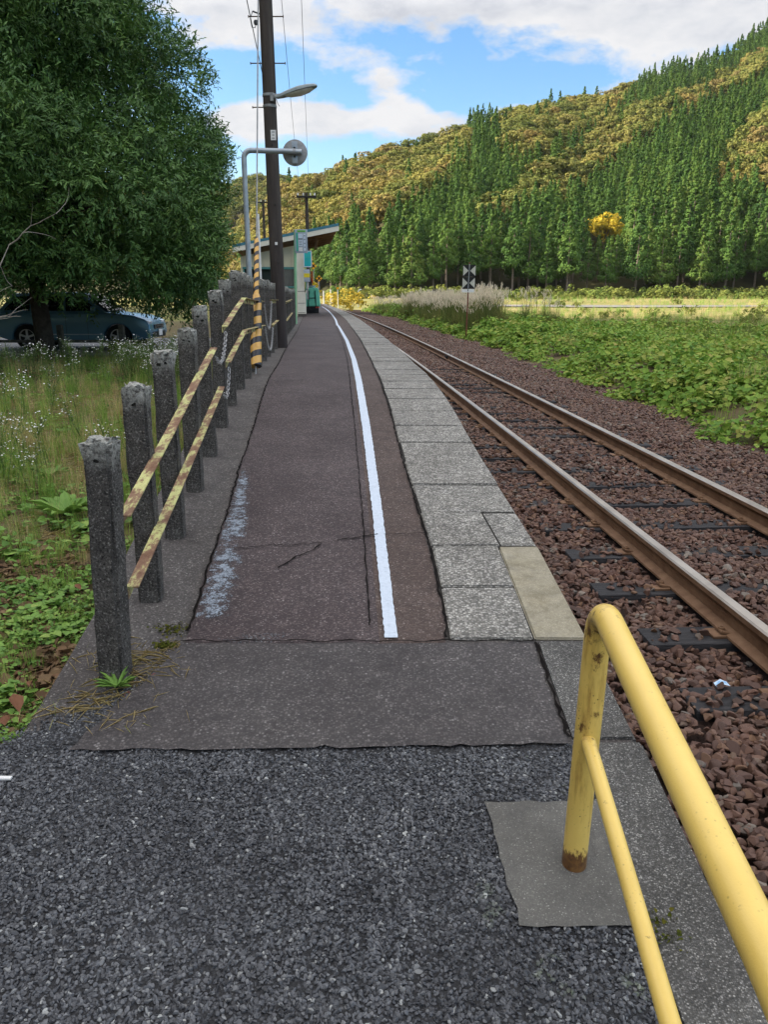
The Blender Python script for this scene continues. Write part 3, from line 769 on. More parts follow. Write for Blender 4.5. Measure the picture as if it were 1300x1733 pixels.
def angle_bar(pts, label):
    """angle iron: flange flat on top, leg hanging on the post side; pts = inner top edge"""
    mb = MB(); w = .046; hgt = .05; tk = .006
    pts = [Vector(p) for p in pts]; rings = []
    for i, p in enumerate(pts):
        d = (pts[min(i + 1, len(pts) - 1)] - pts[max(i - 1, 0)]); d.z = 0; d.normalize()
        s_ = Vector((d.y, -d.x, 0))
        sec = [(0, 0), (w, 0), (w, -tk), (tk, -tk), (tk, -hgt), (0, -hgt)]
        rings.append(mb.add([p + s_ * a + Vector((0, 0, z)) for a, z in sec], []))
    for a, b_ in zip(rings, rings[1:]):
        for k in range(6): mb.f.append([a + k, a + (k + 1) % 6, b_ + (k + 1) % 6, b_ + k]); mb.m.append(0)
    for rg, rv in ((rings[0], 1), (rings[-1], -1)):
        mb.f += [[rg + 0, rg + 1, rg + 2, rg + 3][::rv], [rg + 0, rg + 3, rg + 4, rg + 5][::rv]]; mb.m += [0, 0]
    o = mb.build('angle_bar', MT['bar'])
    tag(o, label, 'rail bar', 'yellow rusted bars bolted to the fence posts')
    n = MB()
    for p, p2 in zip(pts, pts[1:]):
        k = max(1, int((p2 - p).length / .72))
        for i in range(k):
            c_ = p.lerp(p2, (i + .5) / k); n.lathe([(.011, -.014), (.011, .012), (0, .012)], (c_.x, c_.y, c_.z - .026), (1, 0, 0), 6)
    n.build('bolt', MT['bolt'], o); return o
fx = lambda Y: xP(Y) + .055
def bp(Y, z): return (fx(Y), Y, z)
ups = [(2.68, .735), (3.6, .885), (4.5, 1.025), (5.37, 1.165)]
lows = [(2.70, .452), (3.7, .59), (4.7, .725), (5.68, .865)]
angle_bar([bp(*p) for p in ups], 'long rusty yellow bar on the ramp posts, upper of the nearest pair')
angle_bar([bp(*p) for p in lows], 'long rusty yellow bar on the ramp posts, lower of the nearest pair')
angle_bar([bp(6.1, 1.28), bp(6.9, 1.385), bp(7.7, 1.492), bp(8.6, 1.468), bp(10.1, 1.445)], 'bent yellow bar beyond the chain gap by the striped tube, upper one')
angle_bar([bp(6.2, 1.0), bp(6.9, 1.09), bp(7.65, 1.19), bp(8.6, 1.175), bp(10.1, 1.15)], 'bent yellow bar beyond the chain gap by the striped tube, lower one')
angle_bar([bp(11.6, 1.46), bp(13.0, 1.45)], 'short yellow bar end just in front of the utility pole, upper one')
angle_bar([bp(11.7, 1.10), bp(13.0, 1.13)], 'short yellow bar end just in front of the utility pole, lower one')
angle_bar([bp(16.5, 1.40), bp(20.5, 1.43)], 'pale yellow bar on the posts behind the utility pole, upper one')
angle_bar([bp(16.5, 1.02), bp(20.5, 1.10)], 'pale yellow bar on the posts behind the utility pole, lower one')
m, t, b = new_mat('galvanised_chain'); setp(t, b, (.36, .36, .37), .45, .7, .5); MT['chain'] = m
def chain(a, b_, sag, label, r=.0026, L=.044):
    a, b_ = Vector(a), Vector(b_); N = 60
    pts = [a.lerp(b_, i / N) - Vector((0, 0, sag * 4 * (i / N) * (1 - i / N))) for i in range(N + 1)]
    ln = sum((q - p).length for p, q in zip(pts, pts[1:])); k = max(4, int(ln / (L * .72))); mb = MB()
    def at(d):
        for p, q in zip(pts, pts[1:]):
            s_ = (q - p).length
            if d <= s_: return p.lerp(q, d / s_), (q - p).normalized()
            d -= s_
        return pts[-1], (pts[-1] - pts[-2]).normalized()
    for i in range(k):
        c, d = at((i + .5) * ln / k); u = d.cross(Vector((.3, .9, .2))).normalized(); w = d.cross(u)
        sd = u if i % 2 else w
        loop = []
        for j in range(12):
            an = j * 2 * math.pi / 12; loop.append(c + d * (math.cos(an) * L * .5) + sd * (math.sin(an) * L * .28))
        mb.tube(loop + [loop[0], loop[1]], r, 6, caps=False)
    return tag(mb.build('chain', MT['chain'], smooth=True), label, 'chain', 'chains across the fence gaps')
chain((fx(6.1) + .03, 6.1, 1.235), (fx(5.4) + .03, 5.40, 1.10), .12, 'steel chain hanging in the fence gap between the two upper bars')
chain((fx(6.2) + .03, 6.2, .955), (fx(5.7) + .03, 5.72, .81), .11, 'steel chain hanging in the fence gap between the two lower bars')
chain((fx(11.65) + .03, 11.6, 1.43), (fx(10.1) + .03, 10.15, 1.40), .34, 'thin chain looping in the far gap beside the pole, upper one')
chain((fx(11.75) + .03, 11.7, 1.06), (fx(10.1) + .03, 10.15, 1.11), .30, 'thin chain looping in the far gap beside the pole, lower one')

# ================================================================== yellow handrail in front
m, t, b = new_mat('yellow_enamel'); v = t.coord('Object'); s = t.sep(v)
c = t.ramp(t.noise(4, 5, .6, v), [(.35, (.68, .475, .115)), (.65, (.76, .545, .145))])
pit = t.math('MAXIMUM', t.math('MULTIPLY', t.map(t.voro(85, v), .22, .10), t.map(t.noise(7, 3, .6, v), .46, .58)), t.map(t.noise(26, 6, .75, v), .70, .74))
run = t.math('MULTIPLY', t.map(t.noise(24, 6, .68, t.comb(s[0], s[1], t.math('MULTIPLY', s[2], .16))), .50, .66), t.map(s[1], 1.62, 1.69))
c = t.mix(t.math('MULTIPLY', run, .75), c, (.30, .15, .035))
c = t.mix(t.math('MULTIPLY', pit, t.map(s[1], 1.55, 1.75, .35, 1)), c, (.07, .035, .015))
def near_pt(p, r):
    n_ = t.new('ShaderNodeVectorMath', operation='DISTANCE'); t.l.new(v, n_.inputs[0]); n_.inputs[1].default_value = p; return t.map(n_.outputs['Value'], r, r * .25)
foot = t.math('MAXIMUM', t.map(s[2], .115, .035), t.math('MAXIMUM', t.math('MULTIPLY', near_pt((.517, 1.715, .45), .08), .42), t.math('MULTIPLY', near_pt((.528, 1.70, .70), .16), .36)))
rv = t.math('ADD', t.noise(34, 7, .72, t.comb(s[0], s[1], t.math('MULTIPLY', s[2], .6))), t.math('MULTIPLY', foot, .36))
c = t.mix(t.map(rv, .64, .74), c, t.ramp(t.noise(60, 4, .6, v), [(.35, (.085, .036, .016)), (.65, (.19, .095, .03))]))
setp(t, b, c, .38, 0, .45, t.bump(t.noise(260, 3, .6, v), .12, .002)); MT['yellow'] = m
hr = empty('handrail', (.51, 1.74, .02))
tag(hr, 'yellow painted tubular handrail with chipped rusty paint in the near corner', 'handrail')
hx = .512
def arc(pts, rad, seg=8):
    out = [Vector(pts[0])]
    for i in range(1, len(pts) - 1):
        a, p, c_ = Vector(pts[i - 1]), Vector(pts[i]), Vector(pts[i + 1])
        d1 = (a - p).normalized(); d2 = (c_ - p).normalized(); ang = d1.angle(d2); tl = rad / math.tan(ang / 2)
        s0 = p + d1 * tl; s1 = p + d2 * tl; cen = p + (d1 + d2).normalized() * (rad / math.sin(ang / 2))
        e0 = s0 - cen; e1 = s1 - cen; om = e0.angle(e1)
        for k in range(seg + 1):
            f = k / seg; out.append(cen + (e0 * math.sin((1 - f) * om) + e1 * math.sin(f * om)) / math.sin(om))
    out.append(Vector(pts[-1])); return out
base = hr.location
pipe = arc([(.512, 1.74, -.05), (.532, 1.752, .775), (.500, .80, .672), (.47, .25, .61), (.46, .2, -.2)], .075, 10)
mb = MB(); mb.tube([p - base for p in pipe], .0325, 24); mb.build('frame', MT['yellow'], hr, smooth=True)
mb = MB(); mb.tube([Vector(p) - base for p in [(.520, 1.735, .415), (.482, 1.02, .325), (.45, .24, .235)]], .0185, 18); mb.build('lower_rail', MT['yellow'], hr, smooth=True)
# material uses object coords of the parts: shift so that they read in world metres
for o in kids(hr):
    o.data.transform(Matrix.Translation(base)); o.location = -base
# ================================================================== utility pole, lamp, wires, mirror
m, t, b = new_mat('pole_wood'); v = t.coord('Object'); s = t.sep(v)
c = t.ramp(t.noise(9, 7, .7, t.comb(s[0], s[1], t.math('MULTIPLY', s[2], .12))), [(.3, (.028, .023, .021)), (.55, (.055, .046, .042)), (.75, (.085, .074, .068))])
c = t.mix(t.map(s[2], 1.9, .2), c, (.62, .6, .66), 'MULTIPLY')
setp(t, b, c, .8, 0, .25, t.bump(t.noise(40, 6, .7, t.comb(s[0], s[1], t.math('MULTIPLY', s[2], .1))), .5, .01)); MT['pole'] = m
MT['galv'] = simple('galvanised_pipe', (.26, .30, .34), (.36, .40, .44), .45, 8, .5, .55)
MT['galv_dull'] = simple('dull_galvanised', (.20, .21, .22), (.30, .31, .32), .6, 8, .4, .3)
MT['lamp_body'] = simple('lamp_paint', (.17, .21, .22), (.22, .26, .27), .5, 12, .4)
MT['lens'] = simple('lamp_lens', (.55, .55, .52), (.72, .72, .70), .2, 10, .5)
MT['white'] = simple('white_plate', (.62, .62, .62), (.72, .72, .72), .5, 10)
MT['black'] = simple('black_paint', (.008, .008, .009), (.016, .016, .017), .55, 10)
MT['wire'] = simple('wire_sheath', (.05, .055, .065), None, .6)
PX, PY = -1.865, 13.6
pole = empty('utility_pole', (PX + .07, PY, gz(PY)))
tag(pole, 'tall dark brown utility pole standing on the platform by the fence', 'utility pole')
top = Vector((-.10, 0, 10.6))
mb = MB(); mb.tube([(0, 0, -.1), tuple(top * .5), tuple(top)], [.122, .098, .078], 20); mb.build('pole', MT['pole'], pole, smooth=True)
def on(z): return top * (z / top.z)
def rad(z): return .122 - .0042 * z
for px_z, two in ((5.05 - .65, 1), (4.42 - .65, 0), (5.7 - .65, 1)):
    mb = MB(); p = on(px_z)
    x1 = rad(px_z) + .17
    if two: mb.tube([(p.x - x1, 0, px_z), (p.x + x1, 0, px_z)], .009, 6); mb.box((p.x + x1, 0, px_z), (.012, .03, .03)); mb.box((p.x - x1, 0, px_z), (.012, .03, .03))
    else: mb.tube([(p.x - x1, 0, px_z), (p.x, 0, px_z)], .009, 6); mb.box((p.x - x1, 0, px_z), (.012, .03, .03))
    mb.build('step_bolt', MT['bolt'], pole)
def band(z, h=.05, r=0.004, m_='galv_dull'):
    p = on(z); return MB().lathe([(rad(z) + r, -h / 2), (rad(z) + r + .002, 0), (rad(z) + r, h / 2)], p, (0, 0, 1), 20)
for z in (3.78, 3.94, 5.55): band(z, .04).build('steel_band', MT['galv_dull'], pole)
zp = atY(466, 231, PY).z - pole.location.z
mb = MB(); p = on(zp); mb.box((p.x + .05, -rad(zp) - .004, zp), (.085, .006, .15)); pl = mb.build('number_plate', MT['white'], pole)
mb = MB()
for i in range(3): mb.box((p.x + .05, -rad(zp) - .0085, zp + .045 - i * .045), (.045 - .01 * (i % 2), .002, .014))
mb.build('plate_marks', MT['galv_dull'], pl)
zc_ = atY(471, 413, PY).z - pole.location.z; p = on(zc_)
MB().box((p.x + .02, -rad(zc_) - .006, zc_), (.04, .02, .045)).build('white_tag', MT['white'], pole)
for z in (3.2, 2.3, 1.4):
    p = on(z); MB().lathe([(.014, 0), (.010, .012), (0, .014)], (p.x + .03, -rad(z) - .0, z), (0, -1, 0), 8).build('knot', MT['black'], pole)
zx = 9.4
mb = MB(); mb.box((on(zx).x + .12, -.11, zx), (1.5, .09, .09)); cr = mb.build('crossarm', MT['galv_dull'], pole)
for x in (-.42, -.05, .38, .62):
    MB().lathe([(.02, 0), (.05, .03), (.03, .06), (.045, .09), (.02, .13), (0, .14)], (on(zx).x + .12 + x, -.11, zx + .045), n=12).build('insulator', MT['white'], cr)
zb = atY(434, 30, PY).z - pole.location.z                                       # insulator and loop at the left of the pole
mb = MB(); p = on(zb); mb.tube([(p.x, 0, zb + .02), (p.x - .2, -.03, zb + .08)], .012, 8); mb.lathe([(0, -.04), (.03, -.03), (.038, 0), (.03, .03), (0, .04)], (p.x - .15, -.05, zb - .08), (0, 0, 1), 10)
mb.tube([(p.x - .2, -.03, zb + .08), (p.x - .24, -.03, zb - .02), (p.x - .22, -.03, zb - .14), (p.x - .17, -.04, zb - .15), (p.x - .15, -.05, zb - .1)], .006, 6)
mb.build('cable_bracket', MT['wire'], pole, smooth=True)

# street lamp on the pole
L0 = atY(467, 163, PY - .1)
lamp = empty('street_lamp', L0); tag(lamp, 'grey cobra head street lamp clamped to the dark utility pole', 'street lamp')
ax = Vector((.93, -.30, .13)).normalized(); sd = Vector((.3, .95, 0)).normalized(); up = ax.cross(sd); up = up if up.z > 0 else -up
def lp(a, b_, c_): return ax * a + sd * b_ + up * c_
secs = [(.0, .045, .05, -.03), (.08, .055, .06, -.035), (.2, .09, .075, -.03), (.4, .125, .085, -.02), (.58, .11, .07, -.012), (.68, .06, .045, -.002), (.71, .02, .02, .004)]
mb = MB(); rings = []
for a, w, h, lo in secs:
    pts = [lp(a, w * math.cos(q), lo + (h) * math.sin(q)) for q in [math.pi * k / 8 for k in range(9)]]
    rings.append(mb.add(pts, []))
for r0, r1 in zip(rings, rings[1:]):
    for k in range(8): mb.f.append([r0 + k, r0 + k + 1, r1 + k + 1, r1 + k]); mb.m.append(0)
    mb.f.append([r0 + 8, r0, r1, r1 + 8]); mb.m.append(0)
mb.f.append([rings[0] + k for k in range(9)]); mb.m.append(0); mb.f.append([rings[-1] + k for k in range(9)]); mb.m.append(0)
mb.build('housing', MT['lamp_body'], lamp, smooth=True, angle=50)
mb = MB(); rings = []
for a, w, dp in [(.17, .07, .0), (.24, .085, .03), (.40, .11, .05), (.55, .098, .035), (.64, .06, .0)]:
    lo = -.03 + (a - .2) * .035
    rings.append(mb.add([lp(a, w * math.cos(q), lo - .003 - dp * math.sin(q)) for q in [math.pi * k / 8 for k in range(9)]], []))
for r0, r1 in zip(rings, rings[1:]):
    for k in range(8): mb.f.append([r0 + k, r0 + k + 1, r1 + k + 1, r1 + k]); mb.m.append(0)
mb.build('lens', MT['lens'], lamp, smooth=True)
mb = MB(); mb.tube([lp(-.12, 0, -.0), lp(.06, 0, 0)], .03, 10); mb.box(lp(-.07, 0, -.0), (.05, .09, .12)); mb.build('bracket', MT['galv_dull'], lamp)
MB().tube([lp(.0, 0, -.04), lp(.02, -.02, -.12), lp(.05, -.03, -.16)], .005, 5).build('cable_tail', MT['wire'], lamp)

# wires
def wire(a, b_, sag, label, r=.008, n=24):
    a, b_ = Vector(a), Vector(b_)
    pts = [a.lerp(b_, i / n) - Vector((0, 0, sag * 4 * (i / n) * (1 - i / n))) for i in range(n + 1)]
    return tag(MB().tube(pts, r, 5).build('overhead_wire', MT['wire'], smooth=True), label, 'wire')
zt = pole.location.z + 9.56
F2 = Vector((-5.75, 60, 8.75)); F3 = Vector((-14.2, 92, 11.6))
w1, w2 = Vector((-1.86, 13.5, zt)), Vector((-1.33, 13.5, zt))
wire(w1, (-6.1, 59.9, 8.85), .55, 'overhead wire to the far pole, left one of the pair passing behind the street lamp')
wire(w2, (-5.45, 59.9, 8.85), .55, 'overhead wire to the far pole, right one of the pair passing behind the street lamp')
wire(w1, (-.6, -30, zt), .5, 'overhead wire running back over the camera, inner one'); wire(w2, (.3, -30, zt), .5, 'overhead wire running back over the camera, outer one')
pa = pole.location + on(atY(446, 128, PY).z - pole.location.z) + Vector((-.09, 0, 0))
d_ = atY(418, 0, 10.6)
wire(pa, pa + (d_ - pa) * 2.4, .02, 'thin service wire rising leftward from the utility pole side', .006)
pb = pole.location + on(atY(474, 262, PY).z - pole.location.z) + Vector((.06, .05, 0))
wire(pb, (-14.0, 92, 11.7), .6, 'thin wire leaving the utility pole towards the farthest pole', .008)
pc = pole.location + on(5.3) + Vector((rad(5.3) + .01, -.03, 0))
wire(pole.location + on(3.95) + Vector((.11, -.03, 0)), pole.location + on(8.5) + Vector((.1, -.03, 0)), -.02, 'thin cable stapled up the right side of the utility pole', .006)
# guy wire with its striped cover
G0, G1 = Vector((-1.465, 8.85, .62)), Vector((-1.78, 13.45, 8.8))
gd = G1 - G0
guy = empty('guy_wire', G0); tag(guy, 'stay wire of the utility pole in a yellow and black striped cover', 'guy wire')
MB().tube([Vector((0, 0, 0)), gd], .009, 6).build('wire', MT['galv_dull'], guy)
SPC = .165
m, t, b = new_mat('striped_cover'); v = t.coord('Object')
gn = gd.normalized(); u1 = gn.orthogonal().normalized(); u2 = gn.cross(u1)
def dotn(vec):
    n = t.new('ShaderNodeVectorMath', operation='DOT_PRODUCT'); t.l.new(v, n.inputs[0]); n.inputs[1].default_value = vec; return n.outputs['Value']
ang = t.math('ARCTAN2', dotn(u1), dotn(u2))
f = t.math('FRACT', t.math('ADD', t.math('DIVIDE', dotn(gn), SPC), t.math('DIVIDE', ang, 2 * math.pi)))
c = t.ramp(f, [(0, (.008, .010, .02)), (.44, (.008, .010, .02)), (.45, (.60, .34, .08)), (.99, (.60, .34, .08))], 'CONSTANT')
c = t.mix(t.map(t.noise(14, 4, .6, v), .5, .8), c, (.7, .66, .6), 'MULTIPLY')
setp(t, b, c, .35, 0, .5); MT['stripe'] = m
MB().tube([gn * .13, gn * .16, gn * .96, gn * 1.04], [.066, .066, .062, .036], 20).build('lower_cover', MT['stripe'], guy, smooth=True)
m2 = m.copy(); m2.name = 'striped_cover_thin'; MT['stripe2'] = m2
for nd in m2.node_tree.nodes:
    if nd.type == 'MATH' and nd.operation == 'DIVIDE' and abs(nd.inputs[1].default_value - SPC) < 1e-5: nd.inputs[1].default_value = .115
MB().tube([gn * 1.04, gn * 1.74, gn * 1.80], [.031, .029, .011], 16).build('upper_cover', MT['stripe2'], guy, smooth=True)

# curve mirror seen from behind
MY = 11.4
c0 = atY(498, 257, MY); a0 = atY(412, 254, MY); ab = atY(422, 480, MY)
mir = empty('traffic_mirror', (ab.x, MY, .02)); tag(mir, 'round traffic mirror seen from behind on an arched grey pipe', 'mirror')
l0 = mir.location
pp = arc([(ab.x, MY, .02), (a0.x, MY, a0.z), (c0.x + .10, MY, c0.z + .0)], .10, 8)
MB().tube([p - l0 for p in pp], .036, 16).build('pole', MT['galv'], mir, smooth=True)
m, t, b = new_mat('mirror_back'); v = t.coord('Object')
c = t.ramp(t.noise(9, 6, .65, v), [(.35, (.20, .205, .21)), (.65, (.34, .345, .35))]); setp(t, b, c, .55, .35, .4); MT['mirror_back'] = m
dc = c0 - l0 + Vector((0, .07, 0))
md = MB().lathe([(.0, -.03), (.06, -.028), (.158, -.006), (.168, -.004), (.170, .006), (.16, .012), (.0, .0)], dc, (0, 1, 0), 40).build('mirror', MT['mirror_back'], mir, smooth=True)
mb = MB()
for s_ in (-1, 1): mb.box(dc + Vector((.0, -.028, s_ * .075)), (.075, .012, .13))
mb.build('back_plate', MT['galv'], md, bevel=.003)
for s_ in (-1, 1): MB().lathe([(.014, 0), (.014, .02), (0, .02)], dc + Vector((0, -.034, s_ * .055)), (0, -1, 0), 6).build('clamp_bolt', MT['black'], md)
mb = MB(); mb.lathe([(.042, -.02), (.042, .02)], c0 - l0, (1, 0, 0), 16); mb.box(c0 - l0 + Vector((0, .03, 0)), (.04, .04, .06)); mb.build('clamp', MT['galv_dull'], mir)
# thin pale marker rods behind the fence
for px, pt, Yv, lab in ((420, 363, 15.0, 'slender pale upright rod behind the fence right beside the mirror pipe'), (436.5, 362, 12.6, 'slender pale upright rod behind the fence right above the striped cover')):
    a = atY(px, pt, Yv)
    o = MB().tube([(0, 0, 0), (0, 0, a.z - .05)], .017, 8).build('marker_rod', MT['white'], None, (a.x, Yv, .05)); tag(o, lab, 'rod')

# far poles
def far_pole(px, pt, Yv, name_lab, arm, zb=.3, r=.14):
    a = atY(px, pt, Yv); o = empty('utility_pole', (a.x, Yv, zb)); tag(o, name_lab, 'utility pole', None)
    h = a.z - zb
    MB().tube([(0, 0, -.3), (0, 0, h)], [r * 1.25, r * .8], 12).build('pole', MT['pole'], o, smooth=True)
    cr = MB().box((0, -.16, h - .3), (arm, .12, .14)).build('crossarm', MT['dark_iron'], o)
    for x in (-.42, -.15, .2, .42): MB().lathe([(.03, 0), (.07, .05), (.04, .1), (.06, .15), (0, .2)], (x * arm, -.16, h - .23), n=8).build('insulator', MT['white'], cr)
    return o
far_pole(518.5, 326, 60, 'thin dark utility pole rising behind the station roof and green board', 1.45)
far_pole(445, 338, 92, 'pale thin utility pole rising against yellow trees beside the big pole', 1.5, r=.16)

# ================================================================== station shelter
SY = 35.4
m, t, b = new_mat('cream_siding'); v = t.coord('Object'); s = t.sep(v)
c = t.ramp(t.noise(3, 5, .6, v), [(.35, (.60, .565, .41)), (.65, (.68, .64, .48))])
gro = t.map(t.math('ABSOLUTE', t.math('SUBTRACT', t.math('FRACT', t.math('MULTIPLY', s[0], 3.4)), .5)), .44, .48)
setp(t, b, c, .75, 0, .3, t.bump(t.math('MULTIPLY', gro, -1), .9, .02)); MT['cream'] = m
MT['roof_blue'] = simple('roof_blue', (.035, .14, .20), (.05, .18, .25), .5, 4, .4)
MT['fascia'] = simple('fascia_white', (.60, .58, .50), (.68, .66, .58), .6, 4)
MT['soffit'] = simple('soffit_wood', (.14, .062, .022), (.24, .115, .045), .7, 6)
MT['glass'] = simple('dark_glass', (.02, .028, .03), (.03, .04, .042), .06, 2, .8)
MT['teal'] = simple('teal_frame', (.06, .20, .20), (.08, .25, .24), .5, 6)
MT['dark_base'] = simple('stained_base', (.05, .045, .042), (.09, .08, .075), .9, 6)
st = empty('station_shelter', (-4.4, SY, .05)); st.rotation_euler.z = .10; tag(st, 'small cream station shelter with a slanting blue roof behind the fence', 'shelter')
b0 = st.location
def S_(px, py, Yv=SY): return atY(px, py, Yv) - b0
xl, xr = S_(408, 450).x, S_(511.5, 450).x
zrL, zrR = S_(397, 425).z, S_(572, 388).z
xeL, xeR = S_(397, 425).x, S_(572, 388).x
def roofz(x): return zrL + (zrR - zrL) * (x - xeL) / (xeR - xeL)
zw0, zw1 = S_(450, 486).z, S_(450, 455).z
dep = 9.0
mb = MB()
def wall(poly, y0, y1): mb.prism(poly, 'y', y0, y1)
wx0, wx1 = S_(414, 470).x, S_(500, 470).x
mb.prism([(xl, zw1), (xr, zw1), (xr, roofz(xr) - .28), (xl, roofz(xl) - .28)], 'y', 0, .12)
mb.prism([(xl, -.1), (xr, -.1), (xr, zw0), (xl, zw0)], 'y', 0, .12)
mb.prism([(xl, zw0), (wx0, zw0), (wx0, zw1), (xl, zw1)], 'y', 0, .12)
mb.prism([(wx1, zw0), (xr, zw0), (xr, zw1), (wx1, zw1)], 'y', 0, .12)
mb.prism([(xl, -.1), (xl + .12, -.1), (xl + .12, roofz(xl) - .28), (xl, roofz(xl) - .28)], 'y', .12, dep)
mb.prism([(xr - .12, -.1), (xr, -.1), (xr, roofz(xr) - .28), (xr - .12, roofz(xr) - .28)], 'y', .12, 2.2)
mb.prism([(xl + .12, -.1), (xr, -.1), (xr, roofz(xr) - .28), (xl + .12, roofz(xl) - .28)], 'y', dep - .12, dep)
mb.build('wall', MT['cream'], st)
wd = MB().box(((wx0 + wx1) / 2, .10, (zw0 + zw1) / 2), (wx1 - wx0, .02, zw1 - zw0)).build('window', MT['glass'], st)
mb = MB()
for z in (zw0, zw1): mb.box(((wx0 + wx1) / 2, -.02, z + (.03 if z > 1.5 and z == zw1 else 0)), (wx1 - wx0 + .1, .06, .09))
for x in (wx0, wx1, wx0 + (wx1 - wx0) * .22, wx0 + (wx1 - wx0) * .72): mb.box((x, -.018, (zw0 + zw1) / 2), (.06, .05, zw1 - zw0 - .09))
mb.build('frame', MT['teal'], wd)
rf = MB().prism([(xeL, zrL + .10), (xeR, zrR + .10), (xeR, zrR + .21), (xeL, zrL + .21)], 'y', -.75, dep + .4).build('roof', MT['roof_blue'], st)
MB().prism([(xeL - .005, zrL - .10), (xeR + .005, zrR - .10), (xeR + .005, zrR + .098), (xeL - .005, zrL + .098)], 'y', -.74, -.68).build('fascia', MT['fascia'], rf)
MB().prism([(xeL + .02, zrL + .02), (xeR - .02, zrR + .02), (xeR - .02, zrR + .09), (xeL + .02, zrL + .09)], 'y', -.675, dep + .3).build('soffit', MT['soffit'], rf)
for y in (.6, 2.2, 3.8, 5.4, 7.0): MB().prism([(xr + .01, roofz(xr) - .16), (xeR - .1, zrR - .14), (xeR - .1, zrR + .015), (xr + .01, roofz(xr) + .015)], 'y', y, y + .1).build('rafter', MT['soffit'], rf)
MB().box((xeR - .9, 3.6, roofz(xeR - .9) - .2), (.1, 7.4, .12)).build('roof_beam', MT['soffit'], rf)
pL, pR = S_(500.8, 480, 34.9).x, S_(513.2, 480, 34.9).x; zt_, z1, z2 = S_(507, 427, 34.9).z, S_(507, 493, 34.9).z, S_(507, 531, 34.9).z
pi = MB().box(((pL + pR) / 2, -.5, (zt_ + z2) / 2), (pR - pL, .16, zt_ - z2)).build('end_pillar', MT['fascia'], st)
mb = MB()
for z in (z1, z1 - .5, z1 - .9): mb.box(((pL + pR) / 2, -.583, z), (pR - pL + .004, .005, .018))
mb.build('panel_joint', MT['dark_base'], pi)
MB().box(((pL + pR) / 2 + .02, -.48, z2 - .13), (pR - pL + .06, .24, .26)).build('plinth', MT['dark_base'], st)
x_ = S_(516.5, 500, 34.9).x
MB().tube([(x_ + .07, -.5, S_(518, 478, 34.9).z), (x_ + .07, -.5, S_(518, 488, 34.9).z), (x_ - .06, -.5, S_(515, 497, 34.9).z), (x_ - .06, -.5, z2 - .2)], .035, 8).build('downpipe', MT['fascia'], st, smooth=True)

# boards on the platform
MT['sign_green'] = simple('post_green', (.20, .42, .24), (.27, .50, .30), .5, 5)
MT['board_green'] = simple('board_green', (.045, .34, .26), (.06, .42, .32), .5, 5)
MT['board_lime'] = simple('board_lime', (.16, .52, .06), None, .5)
MT['board_grey'] = simple('board_grey', (.30, .35, .42), (.36, .41, .48), .45, 5)
MT['board_pale'] = simple('board_pale', (.50, .58, .68), (.56, .64, .74), .5, 5)
MT['ink'] = simple('ink', (.05, .06, .08), None, .6)
MT['board_teal'] = simple('board_teal', (.015, .33, .36), (.03, .42, .44), .5, 4)
MT['yellow_sign'] = simple('sign_yellow', (.62, .50, .03), None, .5)
MT['orange_sign'] = simple('sign_orange', (.75, .33, .01), None, .5)
MT['red'] = simple('sign_red', (.5, .06, .03), None, .5)
QY = 25.4
pb0 = atY(502, 545, QY); s0 = empty('timetable_sign', (pb0.x - .03, QY, gz(QY))); tag(s0, 'light green post sign with a grey timetable board and lime header', 'sign')
o0 = s0.location
def Q_(px, py, Y=QY): return atY(px, py, Y) - o0
tl, br = Q_(499, 388.5), Q_(521, 428.5)
mb = MB(); mb.tube([(0, 0, 0), (Q_(499.6, 400).x, 0, tl.z)], .045, 10); mb.build('post', MT['sign_green'], s0, smooth=True)
cx, cz_ = (tl.x + br.x) / 2, (tl.z + br.z) / 2; w, h = br.x - tl.x, tl.z - br.z
bd = MB().box((cx, -.06, cz_), (w, .05, h)).build('board', MT['board_grey'], s0, bevel=.006)
def on_board(par, fx0, fy0, fx1, fy1, m_, nm, y=-.088):
    return MB().box((tl.x + w * (fx0 + fx1) / 2, y, tl.z - h * (fy0 + fy1) / 2), (w * (fx1 - fx0), .004, h * (fy1 - fy0))).build(nm, m_, par)
hdr = on_board(bd, .2, .04, .86, .115, MT['board_lime'], 'header')
on_board(bd, .1, .14, .25, .92, MT['board_green'], 'green_stripe')
on_board(bd, .28, .19, .62, .37, MT['board_pale'], 'panel'); on_board(bd, .28, .44, .62, .70, MT['board_pale'], 'panel'); on_board(bd, .70, .19, .86, .90, MT['board_pale'], 'panel'); on_board(bd, .30, .76, .60, .92, MT['white'], 'panel')
mb = MB()
for k in range(6): mb.box((tl.x + w * (.31 + .055 * k), -.09, tl.z - h * .405), (w * (.035 if k % 2 else .045), .003, h * (.05 if k in (1, 4) else .03)))
for k in range(4): mb.box((tl.x + w * .78, -.0925, tl.z - h * (.27 + .16 * k)), (w * .07, .003, h * .05))
for k in range(3): mb.box((tl.x + w * .45, -.0925, tl.z - h * (.50 + .07 * k)), (w * .24, .003, h * .02))
for k in range(5): mb.box((tl.x + w * (.3 + .11 * k), -.0925, tl.z - h * .08), (w * .05, .003, h * .035))
mb.build('print', MT['ink'], bd)
def board_on(px0, py0, px1, py1, Yv, name, m_, lab, cat, rest=None):
    a, c_ = atY(px0, py0, Yv), atY(px1, py1, Yv); o = empty(name, ((a.x + c_.x) / 2, Yv, c_.z)); tag(o, lab, cat)
    return o, c_.x - a.x, a.z - c_.z
o, w_, h_ = board_on(514, 424.5, 527.3, 452, 34.6, 'notice_board', None, 'teal notice board with a pale rim standing out from the shelter corner', 'board')
MB().box((0, 0, h_ / 2), (w_, .04, h_)).build('board', MT['board_teal'], o, bevel=.008)
mb = MB()
for z in (.015, h_ - .015): mb.box((0, -.005, z), (w_ + .02, .05, .03))
